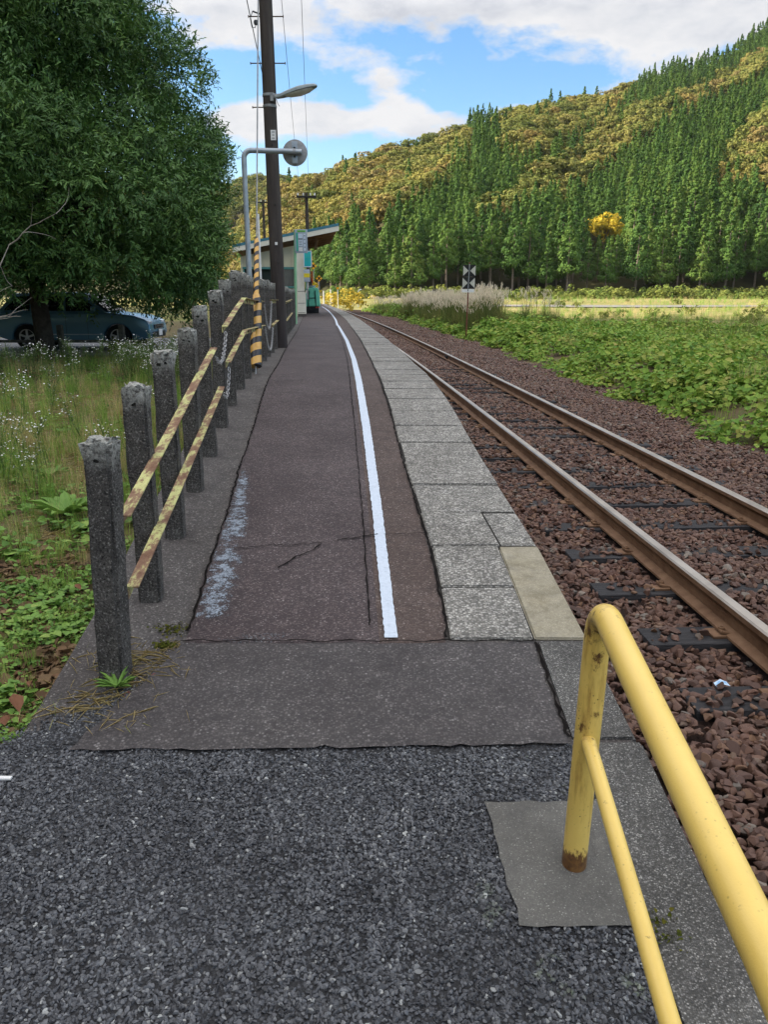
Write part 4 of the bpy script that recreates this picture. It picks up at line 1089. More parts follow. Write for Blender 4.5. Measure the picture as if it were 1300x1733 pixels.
for x in (-1, 1): mb.box((x * w_ / 2, -.005, h_ / 2), (.03, .05, h_ - .06))
mb.build('rim', MT['board_pale'], o)
mb = MB()
for k in range(3):
    for r in range(3): mb.box((-w_ * .22 + k * w_ * .22, -.0225, h_ * (.8 - .2 * r)), (w_ * .09, .003, h_ * .08))
mb.build('print', MT['board_green'], o)
MB().tube([(-w_ * .35, .06, -.9), (-w_ * .35, .06, h_)], .03, 8).build('post', MT['sign_green'], o)
o, w_, h_ = board_on(514, 456, 524.5, 477, 34.5, 'warning_board', None, 'grey board with a yellow band mounted below the teal board', 'board')
MB().box((0, 0, h_ / 2), (w_, .05, h_)).build('board', MT['board_grey'], o, bevel=.006)
MB().box((0, -.027, h_ * .52), (w_ - .004, .005, h_ * .33)).build('yellow_band', MT['yellow_sign'], o)
MB().box((0, .05, -.35), (.06, .04, .75)).build('bracket', MT['galv_dull'], o)
o = empty('postbox', tuple(atY(523.5, 499, 44.5))); tag(o, 'slim dark box with a red stripe beside the grey board', 'box')
MB().box((0, 0, .35), (.34, .25, .8)).build('body', MT['dark_base'], o, bevel=.02); MB().box((.165, -.02, .95), (.09, .2, .62)).build('red_panel', MT['red'], o, bevel=.01)
MB().box((0, -.0, -.3), (.1, .1, .5)).build('stem', MT['dark_base'], o)

# green covered trolley
MT['tarp'] = simple('green_tarp', (.13, .52, .35), (.19, .62, .45), .6, 4, .3, bump=.5, bscale=6, bd=.05)
TY = 41.5
tr0 = atY(528.5, 530, TY); tro = empty('trolley', (tr0.x, TY, gz(TY))); tro.rotation_euler.z = .13; tag(tro, 'green covered trolley on a black base standing on the platform', 'trolley')
mb = MB()
prof = [(-.44, .36), (.44, .36), (.43, .55), (.36, 1.22), (.30, 1.30), (-.24, 1.30), (-.32, 1.22), (-.42, .6)]
mb.prism(prof, 'y', 0, 1.5); mb.build('cover', MT['tarp'], tro, bevel=.05, seg=3)
MB().box((-.02, .7, .19), (.74, 1.3, .36)).build('base', MT['black'], tro, bevel=.02)
mb = MB()
for x in (-.18, .2): mb.tube([(x, -.02, .36), (x * .95, -.03, .8), (x * .8, -.02, 1.15)], .02, 8)
mb.tube([(-.18, -.03, .78), (.2, -.03, .78)], .02, 8); mb.tube([(-.18, -.02, .4), (-.1, -.06, .2), (.1, -.06, .18), (.2, -.03, .36)], .015, 8); mb.build('rope', MT['black'], tro, smooth=True)
MB().lathe([(.16, 0), (.26, .09), (.24, .1), (.0, .04)], (-.02, .25, 1.295), n=20).build('tray', MT['board_pale'], tro)
for x in (.22, .33): MB().box((x, -.005, .31), (.08, .02, .07)).build('reflector', MT['red'], tro)

# level crossing far down the line
m, t, b = new_mat('crossing_yellow'); setp(t, b, (.72, .36, .01), .5); MT['xsign'] = m
def xsign(px, py, Yv, lab, base_z, s_=.28):
    a = atY(px, py, Yv); o = empty('crossing_sign', (a.x, Yv, base_z)); tag(o, lab, 'crossing sign')
    h = a.z - base_z
    MB().tube([(0, .04, 0), (0, .04, h + .3)], .045, 8).build('post', MT['galv_dull'], o)
    bd_ = MB().box((0, 0, h), (s_ * 1.6, .03, s_ * 1.6), rot=Matrix.Rotation(R_(45), 3, 'Y')).build('board', MT['xsign'], o)
    mb = MB()
    for q in (-1, 1): mb.box((0, -.018, h), (s_ * .36, .006, s_ * 1.5), rot=Matrix.Rotation(q * R_(45), 3, 'Y'))
    mb.build('cross_mark', MT['black'], bd_)
xsign(530.3, 450, 88, 'yellow crossing sign with black cross, upper one by the teal board', .4, .34)
xsign(540, 471.3, 92, 'yellow crossing sign with black cross, lower one above the trolley', .4, .32)
for px, py, Yv, lab in ((547.5, 492, 96, 'short white marker post beyond the platform end, nearest the trolley'), (559.5, 490, 100, 'short white marker post beyond the platform end, middle one of three'), (562.5, 500, 104, 'short white marker post beyond the platform end, shortest of three')):
    a = atY(px, py, Yv); o = MB().tube([(0, 0, 0), (0, 0, a.z - .0)], .06, 8).build('marker_post', MT['white'], None, (a.x, Yv, 0.0)); tag(o, lab, 'marker post')
a = atY(571.5, 488, 97); o = empty('round_sign', (a.x, 97, 0)); tag(o, 'small round orange topped sign before the lone young cedar', 'sign')
MB().tube([(0, 0, 0), (0, 0, a.z)], .035, 8).build('post', MT['white'], o); MB().lathe([(0, -.02), (.15, -.02), (.15, .02), (0, .02)], (0, -.04, a.z), (0, 1, 0), 16).build('disc', MT['orange_sign'], o)
a = atY(606.5, 491, 120); o = MB().tube([(0, 0, 0), (0, 0, a.z - .15), (.2, 0, a.z + .05), (.5, 0, a.z + .1)], .07, 8).build('lamp_post', MT['galv'], None, (a.x, 120, 0), smooth=True); tag(o, 'tiny pale lamp post far down the line before the dark cedars', 'lamp post')
# triangle board on the right
a = atY(792, 448, 32.5); bx = atY(789.5, 560, 32.5)
o = empty('track_sign', (bx.x, 32.5, -.1)); tag(o, 'rusty post sign with black boards bearing pale triangles in the green weeds', 'railway sign')
hh = a.z + .1; MB().tube([(0, .03, 0), (.06, .03, hh + .1)], .026, 10).build('post', simple('rusty_post', (.12, .035, .025), (.20, .07, .045), .8, 12), o, smooth=True)
MT['tri'] = simple('faded_white', (.40, .39, .34), (.50, .49, .43), .6, 6)
for k in range(2):
    zc2 = hh - .23 - k * .475; hw = .255; xo = .056 - k * .014
    bd_ = MB().box((xo, 0, zc2), (hw * 2, .012, .455)).build('board', MT['black'], o)
    mb = MB()
    for s_ in (-1, 1): mb.prism([(xo + s_ * hw * .97, zc2 - .2), (xo + s_ * hw * .97, zc2 + .2), (xo + s_ * .035, zc2)], 'y', -.010, -.0075)
    mb.build('triangles', MT['tri'], bd_)
MB().box((.02, 0, hh - 1.01), (.5, .014, .12)).build('lower_plate', MT['white'], o)
MB().tube([(.02, -.02, hh - 1.02), (.056, -.02, hh + .03)], .02, 8).build('rail_strip', MT['galv_dull'], o)
MB().lathe([(.02, 0), (.02, .02), (0, .02)], (.02, -.03, hh - 1.01), (0, -1, 0), 6).build('bolt', MT['black'], o)
# ================================================================== parked car
MT['carpaint'] = simple('car_paint', (.12, .25, .36), (.125, .26, .37), .22, 1, .6, .35)
MT['tyre'] = simple('tyre', (.012, .012, .012), (.02, .02, .02), .9, 20)
MT['alloy'] = simple('alloy', (.50, .50, .52), (.58, .58, .6), .3, 4, .5, .8)
MT['carglass'] = simple('car_glass', (.012, .016, .02), None, .05, 1, .8)
MT['headlight'] = simple('headlight', (.6, .62, .65), None, .1, 1, .8)
MT['chrome'] = simple('chrome', (.6, .6, .62), None, .15, 1, .5, .9)
CY = 22.95; CX = -8.75; WB = 2.56; GZc = .06
car = empty('parked_car', (CX, CY, GZc)); tag(car, 'dark blue grey estate car parked behind the big tree', 'car')
xf, xr_ = WB / 2, -WB / 2; RW = .34
def archpts(xc, r, n=9): return [(xc + r * math.cos(a), .31 + r * math.sin(a)) for a in [math.pi - math.pi * k / (n - 1) for k in range(n)]]
lower = [(-2.2, .40)] + [(xr_ - .41, .22)] + archpts(xr_, .40) + [(xr_ + .41, .22), (xf - .41, .22)] + archpts(xf, .40) + [(xf + .41, .24), (2.12, .30), (2.2, .46), (2.18, .66), (2.08, .82), (1.75, .93), (.98, 1.02), (-2.1, 1.02), (-2.24, .85)]
mb = MB(); mb.prism(lower, 'y', -.87, .87); mb.build('body', MT['carpaint'], car, bevel=.05, seg=3)
# greenhouse tapers upward
gl = [(1.02, 1.0), (.30, 1.50), (-.3, 1.57), (-1.6, 1.53), (-2.05, 1.02)]
mb = MB(); k = len(gl)
def gv(s_): return [(x, s_ * (.86 - .26 * (z - 1.0)), z) for x, z in gl]
mb.add(gv(-1) + gv(1), [list(range(k)), list(range(k, 2 * k))] + [(i, (i + 1) % k, k + (i + 1) % k, k + i) for i in range(k)]); mb.build('cabin', MT['carpaint'], car, bevel=.04, seg=3)
def pane(pts, s_, nm='side_window'):
    mb = MB(); q = [(x, s_ * (.868 - .26 * (z - 1.0)), z) for x, z in pts]; q2 = [(x, y - s_ * .012, z) for x, y, z in q]; n = len(q)
    mb.add(q + q2, [list(range(n)), list(range(n, 2 * n))] + [(i, (i + 1) % n, n + (i + 1) % n, n + i) for i in range(n)]); return mb.build(nm, MT['carglass'], car)
for s_ in (-1, 1):
    pane([(.82, 1.06), (.28, 1.43), (-.12, 1.48), (-.12, 1.06)], s_); pane([(-.2, 1.06), (-.2, 1.48), (-1.05, 1.47), (-1.05, 1.06)], s_); pane([(-1.13, 1.06), (-1.13, 1.46), (-1.5, 1.44), (-1.85, 1.08)], s_)
mb = MB(); mb.add([(1.01, -.72, 1.035), (1.01, .72, 1.035), (.34, .62, 1.49), (.34, -.62, 1.49)], [(0, 1, 2, 3)]); o = mb.build('windscreen', MT['carglass'], car); o.location = (.03, 0, .02)
for s_ in (-1, 1):
    mb = MB(); mb.tube([(.72, s_ * .86, 1.06), (.70, s_ * .95, 1.08)], .025, 8); mb.box((.70, s_ * 1.0, 1.11), (.10, .20, .14)); mb.build('wing_mirror', MT['carpaint'], car, bevel=.02)
    MB().box((2.02, s_ * .66, .74), (.26, .36, .15), rot=Matrix.Rotation(R_(18), 3, 'Y')).build('headlight', MT['headlight'], car, bevel=.03)
    MB().box((-2.2, s_ * .7, .82), (.1, .25, .3)).build('tail_light', MT['red'], car, bevel=.02)
    MB().box((0, s_ * .872, .42), (1.7, .012, .03)).build('door_trim', MT['galv'], car)
    mb = MB()
    for x in (.45, -.15, -1.0): mb.box((x, s_ * .866, .62), (.008, .012, .66))
    mb.build('door_gap', MT['black'], car)
    for x in (-.02, -.88): MB().box((x, s_ * .885, .90), (.2, .03, .035)).build('door_handle', MT['carpaint'], car, bevel=.008)
mb = MB(); mb.box((2.195, 0, .62), (.04, .9, .12)); mb.box((2.20, 0, .40), (.04, 1.2, .16)); mb.build('grille', MT['black'], car, bevel=.01)
mb = MB()
for z in (.58, .63, .68): mb.box((2.22, 0, z), (.02, .88, .015))
mb.build('grille_bars', MT['chrome'], car); MB().box((2.235, 0, .45), (.015, .34, .17)).build('number_plate', MT['white'], car)
for x in (xf, xr_):
    for s_ in (-1, 1):
        wv = MB().lathe([(.22, -.11), (.32, -.11), (.345, -.07), (.345, .07), (.32, .11), (.22, .11), (.22, -.11)], (x, s_ * .77, .345), (0, s_, 0), 28, caps=False).build('tyre', MT['tyre'], car, smooth=True)
        mb = MB(); c_ = Vector((x, s_ * .80, .345)); mb.lathe([(.235, .0), (.235, .075), (.205, .075), (.205, .03), (0, .03)], c_, (0, s_, 0), 28)
        for q in range(5):
            a_ = q * 2 * math.pi / 5 + .3; mb.box(c_ + Vector((math.cos(a_) * .13, s_ * .055, math.sin(a_) * .13)), (.19, .03, .05), rot=Matrix.Rotation(-a_, 3, 'Y'))
        mb.lathe([(.05, .03), (.05, .08), (0, .085)], c_, (0, s_, 0), 14); mb.build('rim', MT['alloy'], wv)
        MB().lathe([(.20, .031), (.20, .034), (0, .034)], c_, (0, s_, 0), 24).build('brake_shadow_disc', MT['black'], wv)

# low timber fence in front of the lot
MT['grey_wood'] = simple('grey_wood', (.07, .065, .055), (.13, .12, .10), .9, 12, .2, bump=.5)
fe = empty('low_fence', (-8.6, 19.2, .05)); tag(fe, 'low dark post and rail fence in front of the parked car', 'fence')
for x in (-2.6, -.95, .7, 2.2): MB().box((x, 0, .38), (.13, .13, .82)).build('post', MT['grey_wood'], fe, bevel=.015)
MB().tube([(-4.2, .0, .40), (2.3, .0, .40)], .035, 8).build('rail', MT['grey_wood'], fe)
# wider tree belt, lawns beyond the lot are part of the ground

# ================================================================== foliage helpers
GREENS_TREE = [(.038, .088, .028), (.066, .140, .038), (.105, .20, .048), (.18, .29, .065)]
MT['leaf_big'] = foliage('big_tree_leaf', GREENS_TREE, .5, .16, .0, 1.0, .25)
MT['bark'] = simple('bark', (.035, .028, .022), (.075, .062, .05), .9, 8, .2, bump=.8, bscale=20, bd=.03)
MT['bark_pale'] = simple('cedar_bark', (.13, .10, .08), (.22, .18, .15), .9, 3, .2)
MT['bare_twig'] = simple('bare_twig', (.22, .19, .17), (.32, .29, .26), .85, 20)
def rand_dirs(n): return unit(rng.normal(0, 1, (n, 3)))
# ---- the big dark tree at left
TX, TYY = -8.05, 18.6
tree = empty('broadleaf_tree', (TX, TYY, .03)); tag(tree, 'huge dense dark evergreen tree overhanging the lawn and parked car', 'tree')
mb = MB(); mb.tube([(0, 0, -.2), (.02, 0, .3), (-.05, .05, 1.4), (.1, 0, 3.2), (.0, .1, 6), (.1, 0, 8.6)], [.30, .22, .19, .17, .13, .05], 14); trk = mb.build('trunk', MT['bark'], tree, smooth=True)
for i in range(16):
    z = random.uniform(1.5, 7); a = random.uniform(0, 6.28); L = random.uniform(2.2, 4.2) * (1 - (z - 1.5) / 11)
    p0 = Vector((.02, 0, z)); p1 = p0 + Vector((math.cos(a) * L * .5, math.sin(a) * L * .5, L * .25)); p2 = p0 + Vector((math.cos(a) * L, math.sin(a) * L, L * .28))
    MB().tube([p0, p1, p2], [.09, .06, .02], 7).build('limb', MT['bark'], trk, smooth=True)
def crown_R(z):       # crown radius by height above ground
    tab = [(.55, 3.3), (1.2, 4.3), (2.2, 4.55), (3.6, 4.65), (4.8, 4.45), (6.2, 3.9), (7.6, 3.05), (9.0, 2.0), (10.2, .7)]
    return ip([(a, b_) for a, b_ in tab], z)
CC = []; CR = []
for i in range(430):
    z = random.uniform(1.55, 10.0); a = random.uniform(0, 6.283)
    lump = 1 + .13 * math.sin(3 * a + z * 1.3) + .09 * math.sin(5 * a - z * 2.1 + 1)
    rr = crown_R(z) * lump * random.uniform(.72, 1.0)
    CC.append((math.cos(a) * rr - .3, math.sin(a) * rr, z)); CR.append(random.uniform(.5, 1.0))
for i in range(110):
    z = random.uniform(2.2, 9); a = random.uniform(0, 6.283); rr = crown_R(z) * random.uniform(.1, .65); CC.append((math.cos(a) * rr - .3, math.sin(a) * rr, z)); CR.append(1.0)
EDGE = [(-400, 150), (-100, 225), (0, 268), (60, 320), (100, 345), (200, 372), (260, 384), (430, 384), (500, 360), (560, 330)]
for i, (c_, r_) in enumerate(zip(CC, CR)):                     # the crown keeps clear of the fence and the pole on its right
    X_, Y_, Z_ = c_[0] + TX, c_[1] + TYY, c_[2] + .03
    px_, py_ = proj(X_, Y_, Z_); d_ = Y_ * CP - (Z_ - CZ) * SP
    over = px_ + FPX * r_ * 1.12 / d_ - ip(EDGE, py_) - random.gauss(0, 9)
    if over > 0: CC[i] = (c_[0] - over * d_ / FPX, c_[1], c_[2])
CC = np.array(CC); CR = np.array(CR)
# drop far-side leaf density: keep all blobs, the crown must hold from other viewpoints too
SPR = 64; LPS = 11
per = np.maximum((SPR * (CR / .75) ** 2).astype(int), 12)
bi = np.repeat(np.arange(len(CC)), per); n = len(bi)
d = rand_dirs(n); d[:, 2] = d[:, 2] * .8 + .1; d = unit(d)
outw = unit(CC[bi] * np.array([1, 1, .5]) - np.array([0, 0, 2.2]))
d = unit(d + outw * .55)
base_ = CC[bi] + d * (CR[bi] * rng.uniform(.55, 1.0, n))[:, None] * np.array([1, 1, .75])
sdir_ = unit(d + rng.normal(0, .35, (n, 3)) + np.array([0, 0, -.18]))      # twig directions
k = np.tile(np.arange(LPS), n); ti = np.repeat(np.arange(n), LPS); N_ = len(ti)
side_ = unit(np.cross(sdir_, rng.normal(0, 1, (n, 3))))
pos_ = base_[ti] + sdir_[ti] * (k * .038)[:, None] + rng.normal(0, .018, (N_, 3))
ld = unit(sdir_[ti] * .75 + side_[ti] * np.where(k % 2 == 0, .9, -.9)[:, None] + rng.normal(0, .25, (N_, 3)) + np.array([0, 0, -.16]))
nn = unit(np.cross(ld, np.cross(np.array([0, 0, 1.0]) + d[ti] * .9 + rng.normal(0, .3, (N_, 3)), ld)))
Ls = rng.uniform(.09, .135, N_); Ws = Ls * rng.uniform(.27, .36, N_)
tint = np.clip(np.repeat(rng.beta(2, 3, n), LPS) * .7 + rng.uniform(0, .3, N_) + .12 * (np.repeat(np.repeat(rng.uniform(-1, 1, len(CC)), per), LPS)), 0, 1)
V = leaf_quads(pos_ + ld * (Ls * .5)[:, None], nn, ld, Ls, Ws)
link('crown', np_mesh('crown', V, 6, MT['leaf_big'], tint, False, LEAF_IDX), tree)
print('big tree leaves', N_)

# ---- bare shrub twigs reaching in at the far left
def twig(mb, p, d, L, r, depth):
    pts = [p]; q = p.copy(); dd = d.copy()
    for i in range(6):
        dd = (dd + Vector((random.gauss(0, .16), random.gauss(0, .16), random.gauss(.05, .14)))).normalized(); q = q + dd * L / 6; pts.append(q.copy())
        if depth and random.random() < .5: twig(mb, q.copy(), (dd + Vector((random.gauss(0, .6), random.gauss(0, .6), random.gauss(.1, .5)))).normalized(), L * .45, r * .5, depth - 1)
    mb.tube(pts, [r * (1 - .75 * i / 6) for i in range(7)], 5)
bsh = empty('bare_shrub', (-3.12, 5.2, .04)); tag(bsh, 'leafless pale shrub with thin bare twigs at the photo left edge', 'shrub')
random.seed(5)
mb = MB(); twig(mb, Vector((0, 0, 0)), Vector((-.15, 0, 1)), 2.0, .018, 0)
for (z, dx, dz, L) in ((1.15, .9, .16, 1.05), (1.55, .8, .55, .95), (1.75, .75, .75, 1.0), (1.35, .6, .6, .8)): twig(mb, Vector((-.12, 0, z)), Vector((dx, -.1, dz)).normalized(), L, .010, 2)
mb.build('branches', MT['bare_twig'], bsh, smooth=True)
random.seed(21)
# ================================================================== hills
def te(x, y):
    v = y - 866.5; d = FPX * CP - v * SP
    return (x - 650) / d, -(FPX * SP + v * CP) / d
RID = [(300, 432, 430), (360, 412, 420), (400, 396, 415), (430, 368, 410), (452, 338, 405), (480, 308, 400), (560, 281, 400), (640, 252, 410), (740, 214, 425), (800, 186, 440), (860, 172, 450), (930, 160, 470), (1000, 152, 490), (1080, 128, 510), (1130, 106, 520), (1200, 88, 540), (1250, 68, 560), (1300, 34, 580), (1500, -80, 640), (1800, -200, 700)]
RT = []
for x, y, Yr in RID:
    tt, e = te(x, y); RT.append((tt, Yr, CZ + e * Yr - (13 if x > 700 else 10)))
RT.insert(0, (-.55, 440, 15)); RT.sort()
RTt = np.array([r[0] for r in RT]); RTy = np.array([r[1] for r in RT]); RTz = np.array([r[2] for r in RT])
TOE = (np.array([-.55, -.25, -.12, -.05, .0, .6, .9]), np.array([320, 300, 255, 215, 206, 206, 206]))
def hill(t, Y):
    Yr = np.interp(t, RTt, RTy); zr = np.interp(t, RTt, RTz); T0 = np.interp(t, *TOE)
    s = (Y - T0) / (Yr - T0); z0 = 1.0
    sc = np.clip(s, 0, 1)
    z = z0 + (zr - z0) * (sc * .93 + .07 * np.sin(sc * math.pi / 2))
    z = z + np.sin(t * 38 + s * 3) * 4.5 * sc * (1 - sc) * 2 + np.sin(t * 17 - s * 5 + 2) * 5 * sc * (1 - sc) * 2
    z = np.where(s > 1, zr - (Y - Yr) * .35, z)
    z = np.where(s < 0, z0 + s * 6, z)
    return z, s
tg = np.linspace(-.55, .95, 120); sg = np.concatenate([np.linspace(-.12, 1, 46), np.linspace(1.05, 1.6, 10)])
vs = []
for tt in tg:
    Yr = np.interp(tt, RTt, RTy); T0 = np.interp(tt, *TOE)
    for s in sg:
        Y = T0 + s * (Yr - T0); z, _ = hill(tt, Y); vs.append((tt * Y, Y, float(z)))
K = len(sg)
fs = [(i * K + k, (i + 1) * K + k, (i + 1) * K + k + 1, i * K + k + 1) for i in range(len(tg) - 1) for k in range(K - 1)]
MT['hill'] = simple('hill_floor', (.022, .024, .010), (.06, .055, .022), .95, .06, .1, coord='Pos')
me = bpy.data.meshes.new('hills'); me.from_pydata(vs, [], fs); me.materials.append(MT['hill']); me.polygons.foreach_set('use_smooth', [True] * len(me.polygons))
tag(link('hills', me), kind='structure')
# far hill at the left, and an unseen ridge added out of view to shade the platform
vs = []; NX, NY = 40, 16
def fz(u, w): return (1 - abs(w * 2 - 1) ** 1.6) * (116 - 34 * u + 9 * math.sin(u * 9)) + 3 * math.sin(u * 31 + w * 9)
for i in range(NX):
    for j in range(NY):
        u, w = i / (NX - 1), j / (NY - 1); vs.append((-420 + 420 * u, 560 + 420 * w, fz(u, w)))
fs = [(i * NY + j, (i + 1) * NY + j, (i + 1) * NY + j + 1, i * NY + j + 1) for i in range(NX - 1) for j in range(NY - 1)]
me = bpy.data.meshes.new('hills'); me.from_pydata(vs, [], fs); me.materials.append(MT['hill']); me.polygons.foreach_set('use_smooth', [True] * len(me.polygons)); tag(link('hills', me), kind='structure')
vs = []; NX, NY = 24, 60
for i in range(NX):
    for j in range(NY):
        u, w = i / (NX - 1), j / (NY - 1); Y = -420 + 560 * w
        H = 128 * smooth01(-420, -330, Y) * (1 - smooth01(98, 132, Y)) + 5 * math.sin(w * 40)  # height shaped so the added ridge blocks the sun from the platform
        vs.append((-235 + 165 * u, Y, max(-1, H * math.sin(math.pi * min(1, u * 1.06)) ** .9 + 4 * math.sin(i * 1.3 + j * .7))))
fs = [(i * NY + j, (i + 1) * NY + j, (i + 1) * NY + j + 1, i * NY + j + 1) for i in range(NX - 1) for j in range(NY - 1)]
me = bpy.data.meshes.new('hills'); me.from_pydata(vs, [], fs); me.materials.append(MT['hill']); me.polygons.foreach_set('use_smooth', [True] * len(me.polygons)); tag(link('hills', me), kind='structure')

# ---- tree shapes
def crown_mesh(name, tufts, per, leaf, mat, squash=.8, droop=-.1, up=.35):
    """tufts: list of (centre, radius, outward dir)"""
    C = np.array([q[0] for q in tufts]); Rr = np.array([q[1] for q in tufts]); O = unit(np.array([q[2] for q in tufts]))
    bi = np.repeat(np.arange(len(C)), per); n = len(bi)
    d = unit(rng.normal(0, 1, (n, 3)) + O[bi] * .8)
    p = C[bi] + d * (Rr[bi] * rng.uniform(.6, 1.0, n))[:, None] * np.array([1, 1, squash])
    nn = unit(d + O[bi] * .5 + np.array([0, 0, up]) + rng.normal(0, .25, (n, 3)))
    ld = unit(d * .6 + rng.normal(0, .6, (n, 3)) + np.array([0, 0, droop]))
    L = leaf * rng.uniform(.7, 1.3, n); V = leaf_quads(p, nn, ld, L, L * rng.uniform(.45, .7, n), .1)
    tint = np.clip(rng.uniform(.25, .75, n) + np.repeat(rng.uniform(-.3, .3, len(C)), per), 0, 1)
    return np_mesh(name, V, 6, mat, tint, False, LEAF_IDX)
def cedar_tufts(H, c0, Rm, n, r):
    out = []
    for i in range(n):
        f = r.random() ** 1.5; z = H * (c0 + (1 - c0) * f)
        rr = Rm * (1 - f) ** .95 * (1 - .35 * max(0, .10 - f) / .10) + .04; a = r.uniform(0, 6.283); k = r.uniform(.35, 1.0)
        rr *= 1 + .18 * math.sin(a * 2 + f * 9)
        out.append(((math.cos(a) * rr * k, math.sin(a) * rr * k, z - .25 * rr), .95 * (1 - f) + .28, (math.cos(a), math.sin(a), .25 + f)))
    out += [((0, 0, H - .2), .16, (0, 0, 1)), ((0, 0, H - .8), .26, (0, 0, 1)), ((0, 0, H - 1.5), .38, (0, 0, 1))]
    return out
CED = [(.024, .058, .018), (.046, .104, .025), (.078, .150, .031), (.115, .19, .038), (.15, .17, .048)]
MT['cedar'] = foliage('cedar_leaf', CED, .75, .22, 1, .55, .1)
AUT = [(.12, .15, .034), (.20, .20, .048), (.26, .235, .058), (.25, .19, .058), (.21, .165, .064), (.16, .18, .045)]
MT['autumn'] = foliage('autumn_leaf', AUT, .75, .2, 1, .3, .1)
MT['yellow_leaf'] = foliage('yellow_leaf', [(.32, .25, .035), (.40, .31, .045), (.30, .22, .035)], .75, .25, 1, .6, .1)
MT['olive'] = foliage('olive_leaf', [(.085, .115, .028), (.145, .165, .038), (.195, .19, .048), (.215, .18, .058)], .75, .18, 1, .4, .1)
rr_ = random.Random(3)
H0 = 18.0
CED_V = [crown_mesh('cedar_crown', cedar_tufts(H0, c0, Rm, nt, rr_), 27, .42, MT['cedar']) for c0, Rm, nt in ((.24, 3.7, 150), (.30, 3.2, 130), (.20, 4.1, 165), (.36, 3.4, 130), (.28, 2.8, 120))]
CED_U = [crown_mesh('cedar_crown', cedar_tufts(H0, c0, Rm, nt, rr_), 26, .46, MT['cedar']) for c0, Rm, nt in ((.12, 3.9, 150), (.10, 3.3, 130), (.15, 3.6, 140), (.08, 3.0, 120))]
mb = MB(); mb.tube([(0, 0, -1), (.05, 0, 5), (0, .05, 11), (0, 0, 16.5)], [.27, .22, .15, .04], 8); CED_T = mb.mesh('cedar_trunk', MT['bark_pale'], smooth=True)
def broad_tufts(H, Rm, n, r, c0=.3):
    out = []; lobes = []
    for i in range(9): a = r.uniform(0, 6.283); q = r.uniform(.25, .75) * Rm; lobes.append((math.cos(a) * q, math.sin(a) * q, H * r.uniform(.5, .82), Rm * r.uniform(.38, .58)))
    lobes.append((0, 0, H * .8, Rm * .5))
    for i in range(n):
        l_ = r.choice(lobes); d = Vector((r.gauss(0, 1), r.gauss(0, 1), r.gauss(.35, .9))).normalized()
        out.append(((l_[0] + d.x * l_[3], l_[1] + d.y * l_[3], l_[2] + d.z * l_[3] * .75), r.uniform(.55, .95), tuple(d)))
    return out
def broad_set(mat, k): return [crown_mesh('crown', broad_tufts(9.5, r_, nt, rr_), 15, .6, mat, .75) for r_, nt in ((4.0, 120), (3.4, 105), (4.4, 130))[:k]]
BR_A, BR_O = broad_set(MT['autumn'], 3), broad_set(MT['olive'], 3)
MT['bright_yellow_leaf'] = foliage('bright_yellow_leaf', [(.42, .33, .035), (.55, .42, .045), (.44, .32, .035)], .75, .3, 1, .6, .1)
BR_Y = crown_mesh('crown', broad_tufts(10, 4.2, 150, rr_), 16, .55, MT['bright_yellow_leaf'])
mb = MB(); mb.tube([(0, 0, -1), (.1, 0, 3), (0, .1, 6.5)], [.22, .16, .06], 7)
for i in range(6):
    a = i * 1.05; mb.tube([(0, 0, 2.6 + i * .4), (math.cos(a) * 1.3, math.sin(a) * 1.3, 4.6 + i * .4), (math.cos(a) * 2.2, math.sin(a) * 2.2, 6.2 + i * .35)], [.1, .07, .03], 5)
BR_T = mb.mesh('trunk', MT['bark_pale'], smooth=True)

# ---- which tree grows where on the slope
def inside(p, poly):
    c = False; n = len(poly)
    for i in range(n):
        (x1, y1), (x2, y2) = poly[i], poly[(i + 1) % n]
        if (y1 > p[1]) != (y2 > p[1]) and p[0] < (x2 - x1) * (p[1] - y1) / (y2 - y1) + x1: c = not c
    return c
B1 = [(820, 360), (860, 330), (910, 300), (960, 262), (1010, 218), (1080, 178), (1180, 150), (1240, 118), (1300, 84), (1300, 128), (1230, 160), (1160, 190), (1090, 235), (1040, 275), (980, 318), (920, 352), (870, 372), (830, 378)]
B2 = [(835, 190), (900, 165), (1010, 145), (1090, 135), (1050, 185), (985, 225), (930, 260), (880, 275), (850, 250)]
B3 = [(1205, 300), (1240, 245), (1275, 205), (1330, 170), (1330, 330), (1250, 325)]
B4 = [(810, 330), (850, 330), (845, 380), (812, 382)]
CL = [(530, 402), (580, 398), (620, 385), (680, 362), (725, 330), (760, 300), (785, 268), (800, 235), (790, 205), (770, 190)]   # cedars right of / below this line
def cedar_zone(px, py):
    if px < 528: return False
    if inside((px, py), B1) or inside((px, py), B2) or inside((px, py), B3) or inside((px, py), B4): return False
    for (x0, y0), (x1, y1) in zip(CL, CL[1:]):
        if min(y0, y1) <= py <= max(y0, y1):
            xx = x0 + (x1 - x0) * (py - y0) / (y1 - y0 + 1e-9); return px > xx
    if py > 402: return True
    return px > 800
trees = []                                  # (kind, X, Y, z, height, size seen)
def cells(step, Y0, Y1):
    for j in range(int((Y1 - Y0) / step)):
        Yc = Y0 + j * step
        for i in range(int(-.42 * Yc / step), int(.78 * Yc / step)):
            yield (i + .5 * (j % 2)) * step + random.uniform(-.36, .36) * step, Yc + random.uniform(-.36, .36) * step
for X, Y in cells(5.5, 200, 600):
    tt = X / Y; z, s = hill(tt, Y); z = float(z); s = float(s)
    if not (.0 < s < 1.04) or tt < -.27 or tt > .74: continue
    h = random.uniform(15.5, 22.5) * (1 - .24 * smooth01(.02, .30, s)) * (.95 if tt < .12 and s < .25 else 1)
    px, py = proj(X, Y, z + h * .55)
    if cedar_zone(px, py): trees.append(('c', X, Y, z, h, h / Y, s, px, py))
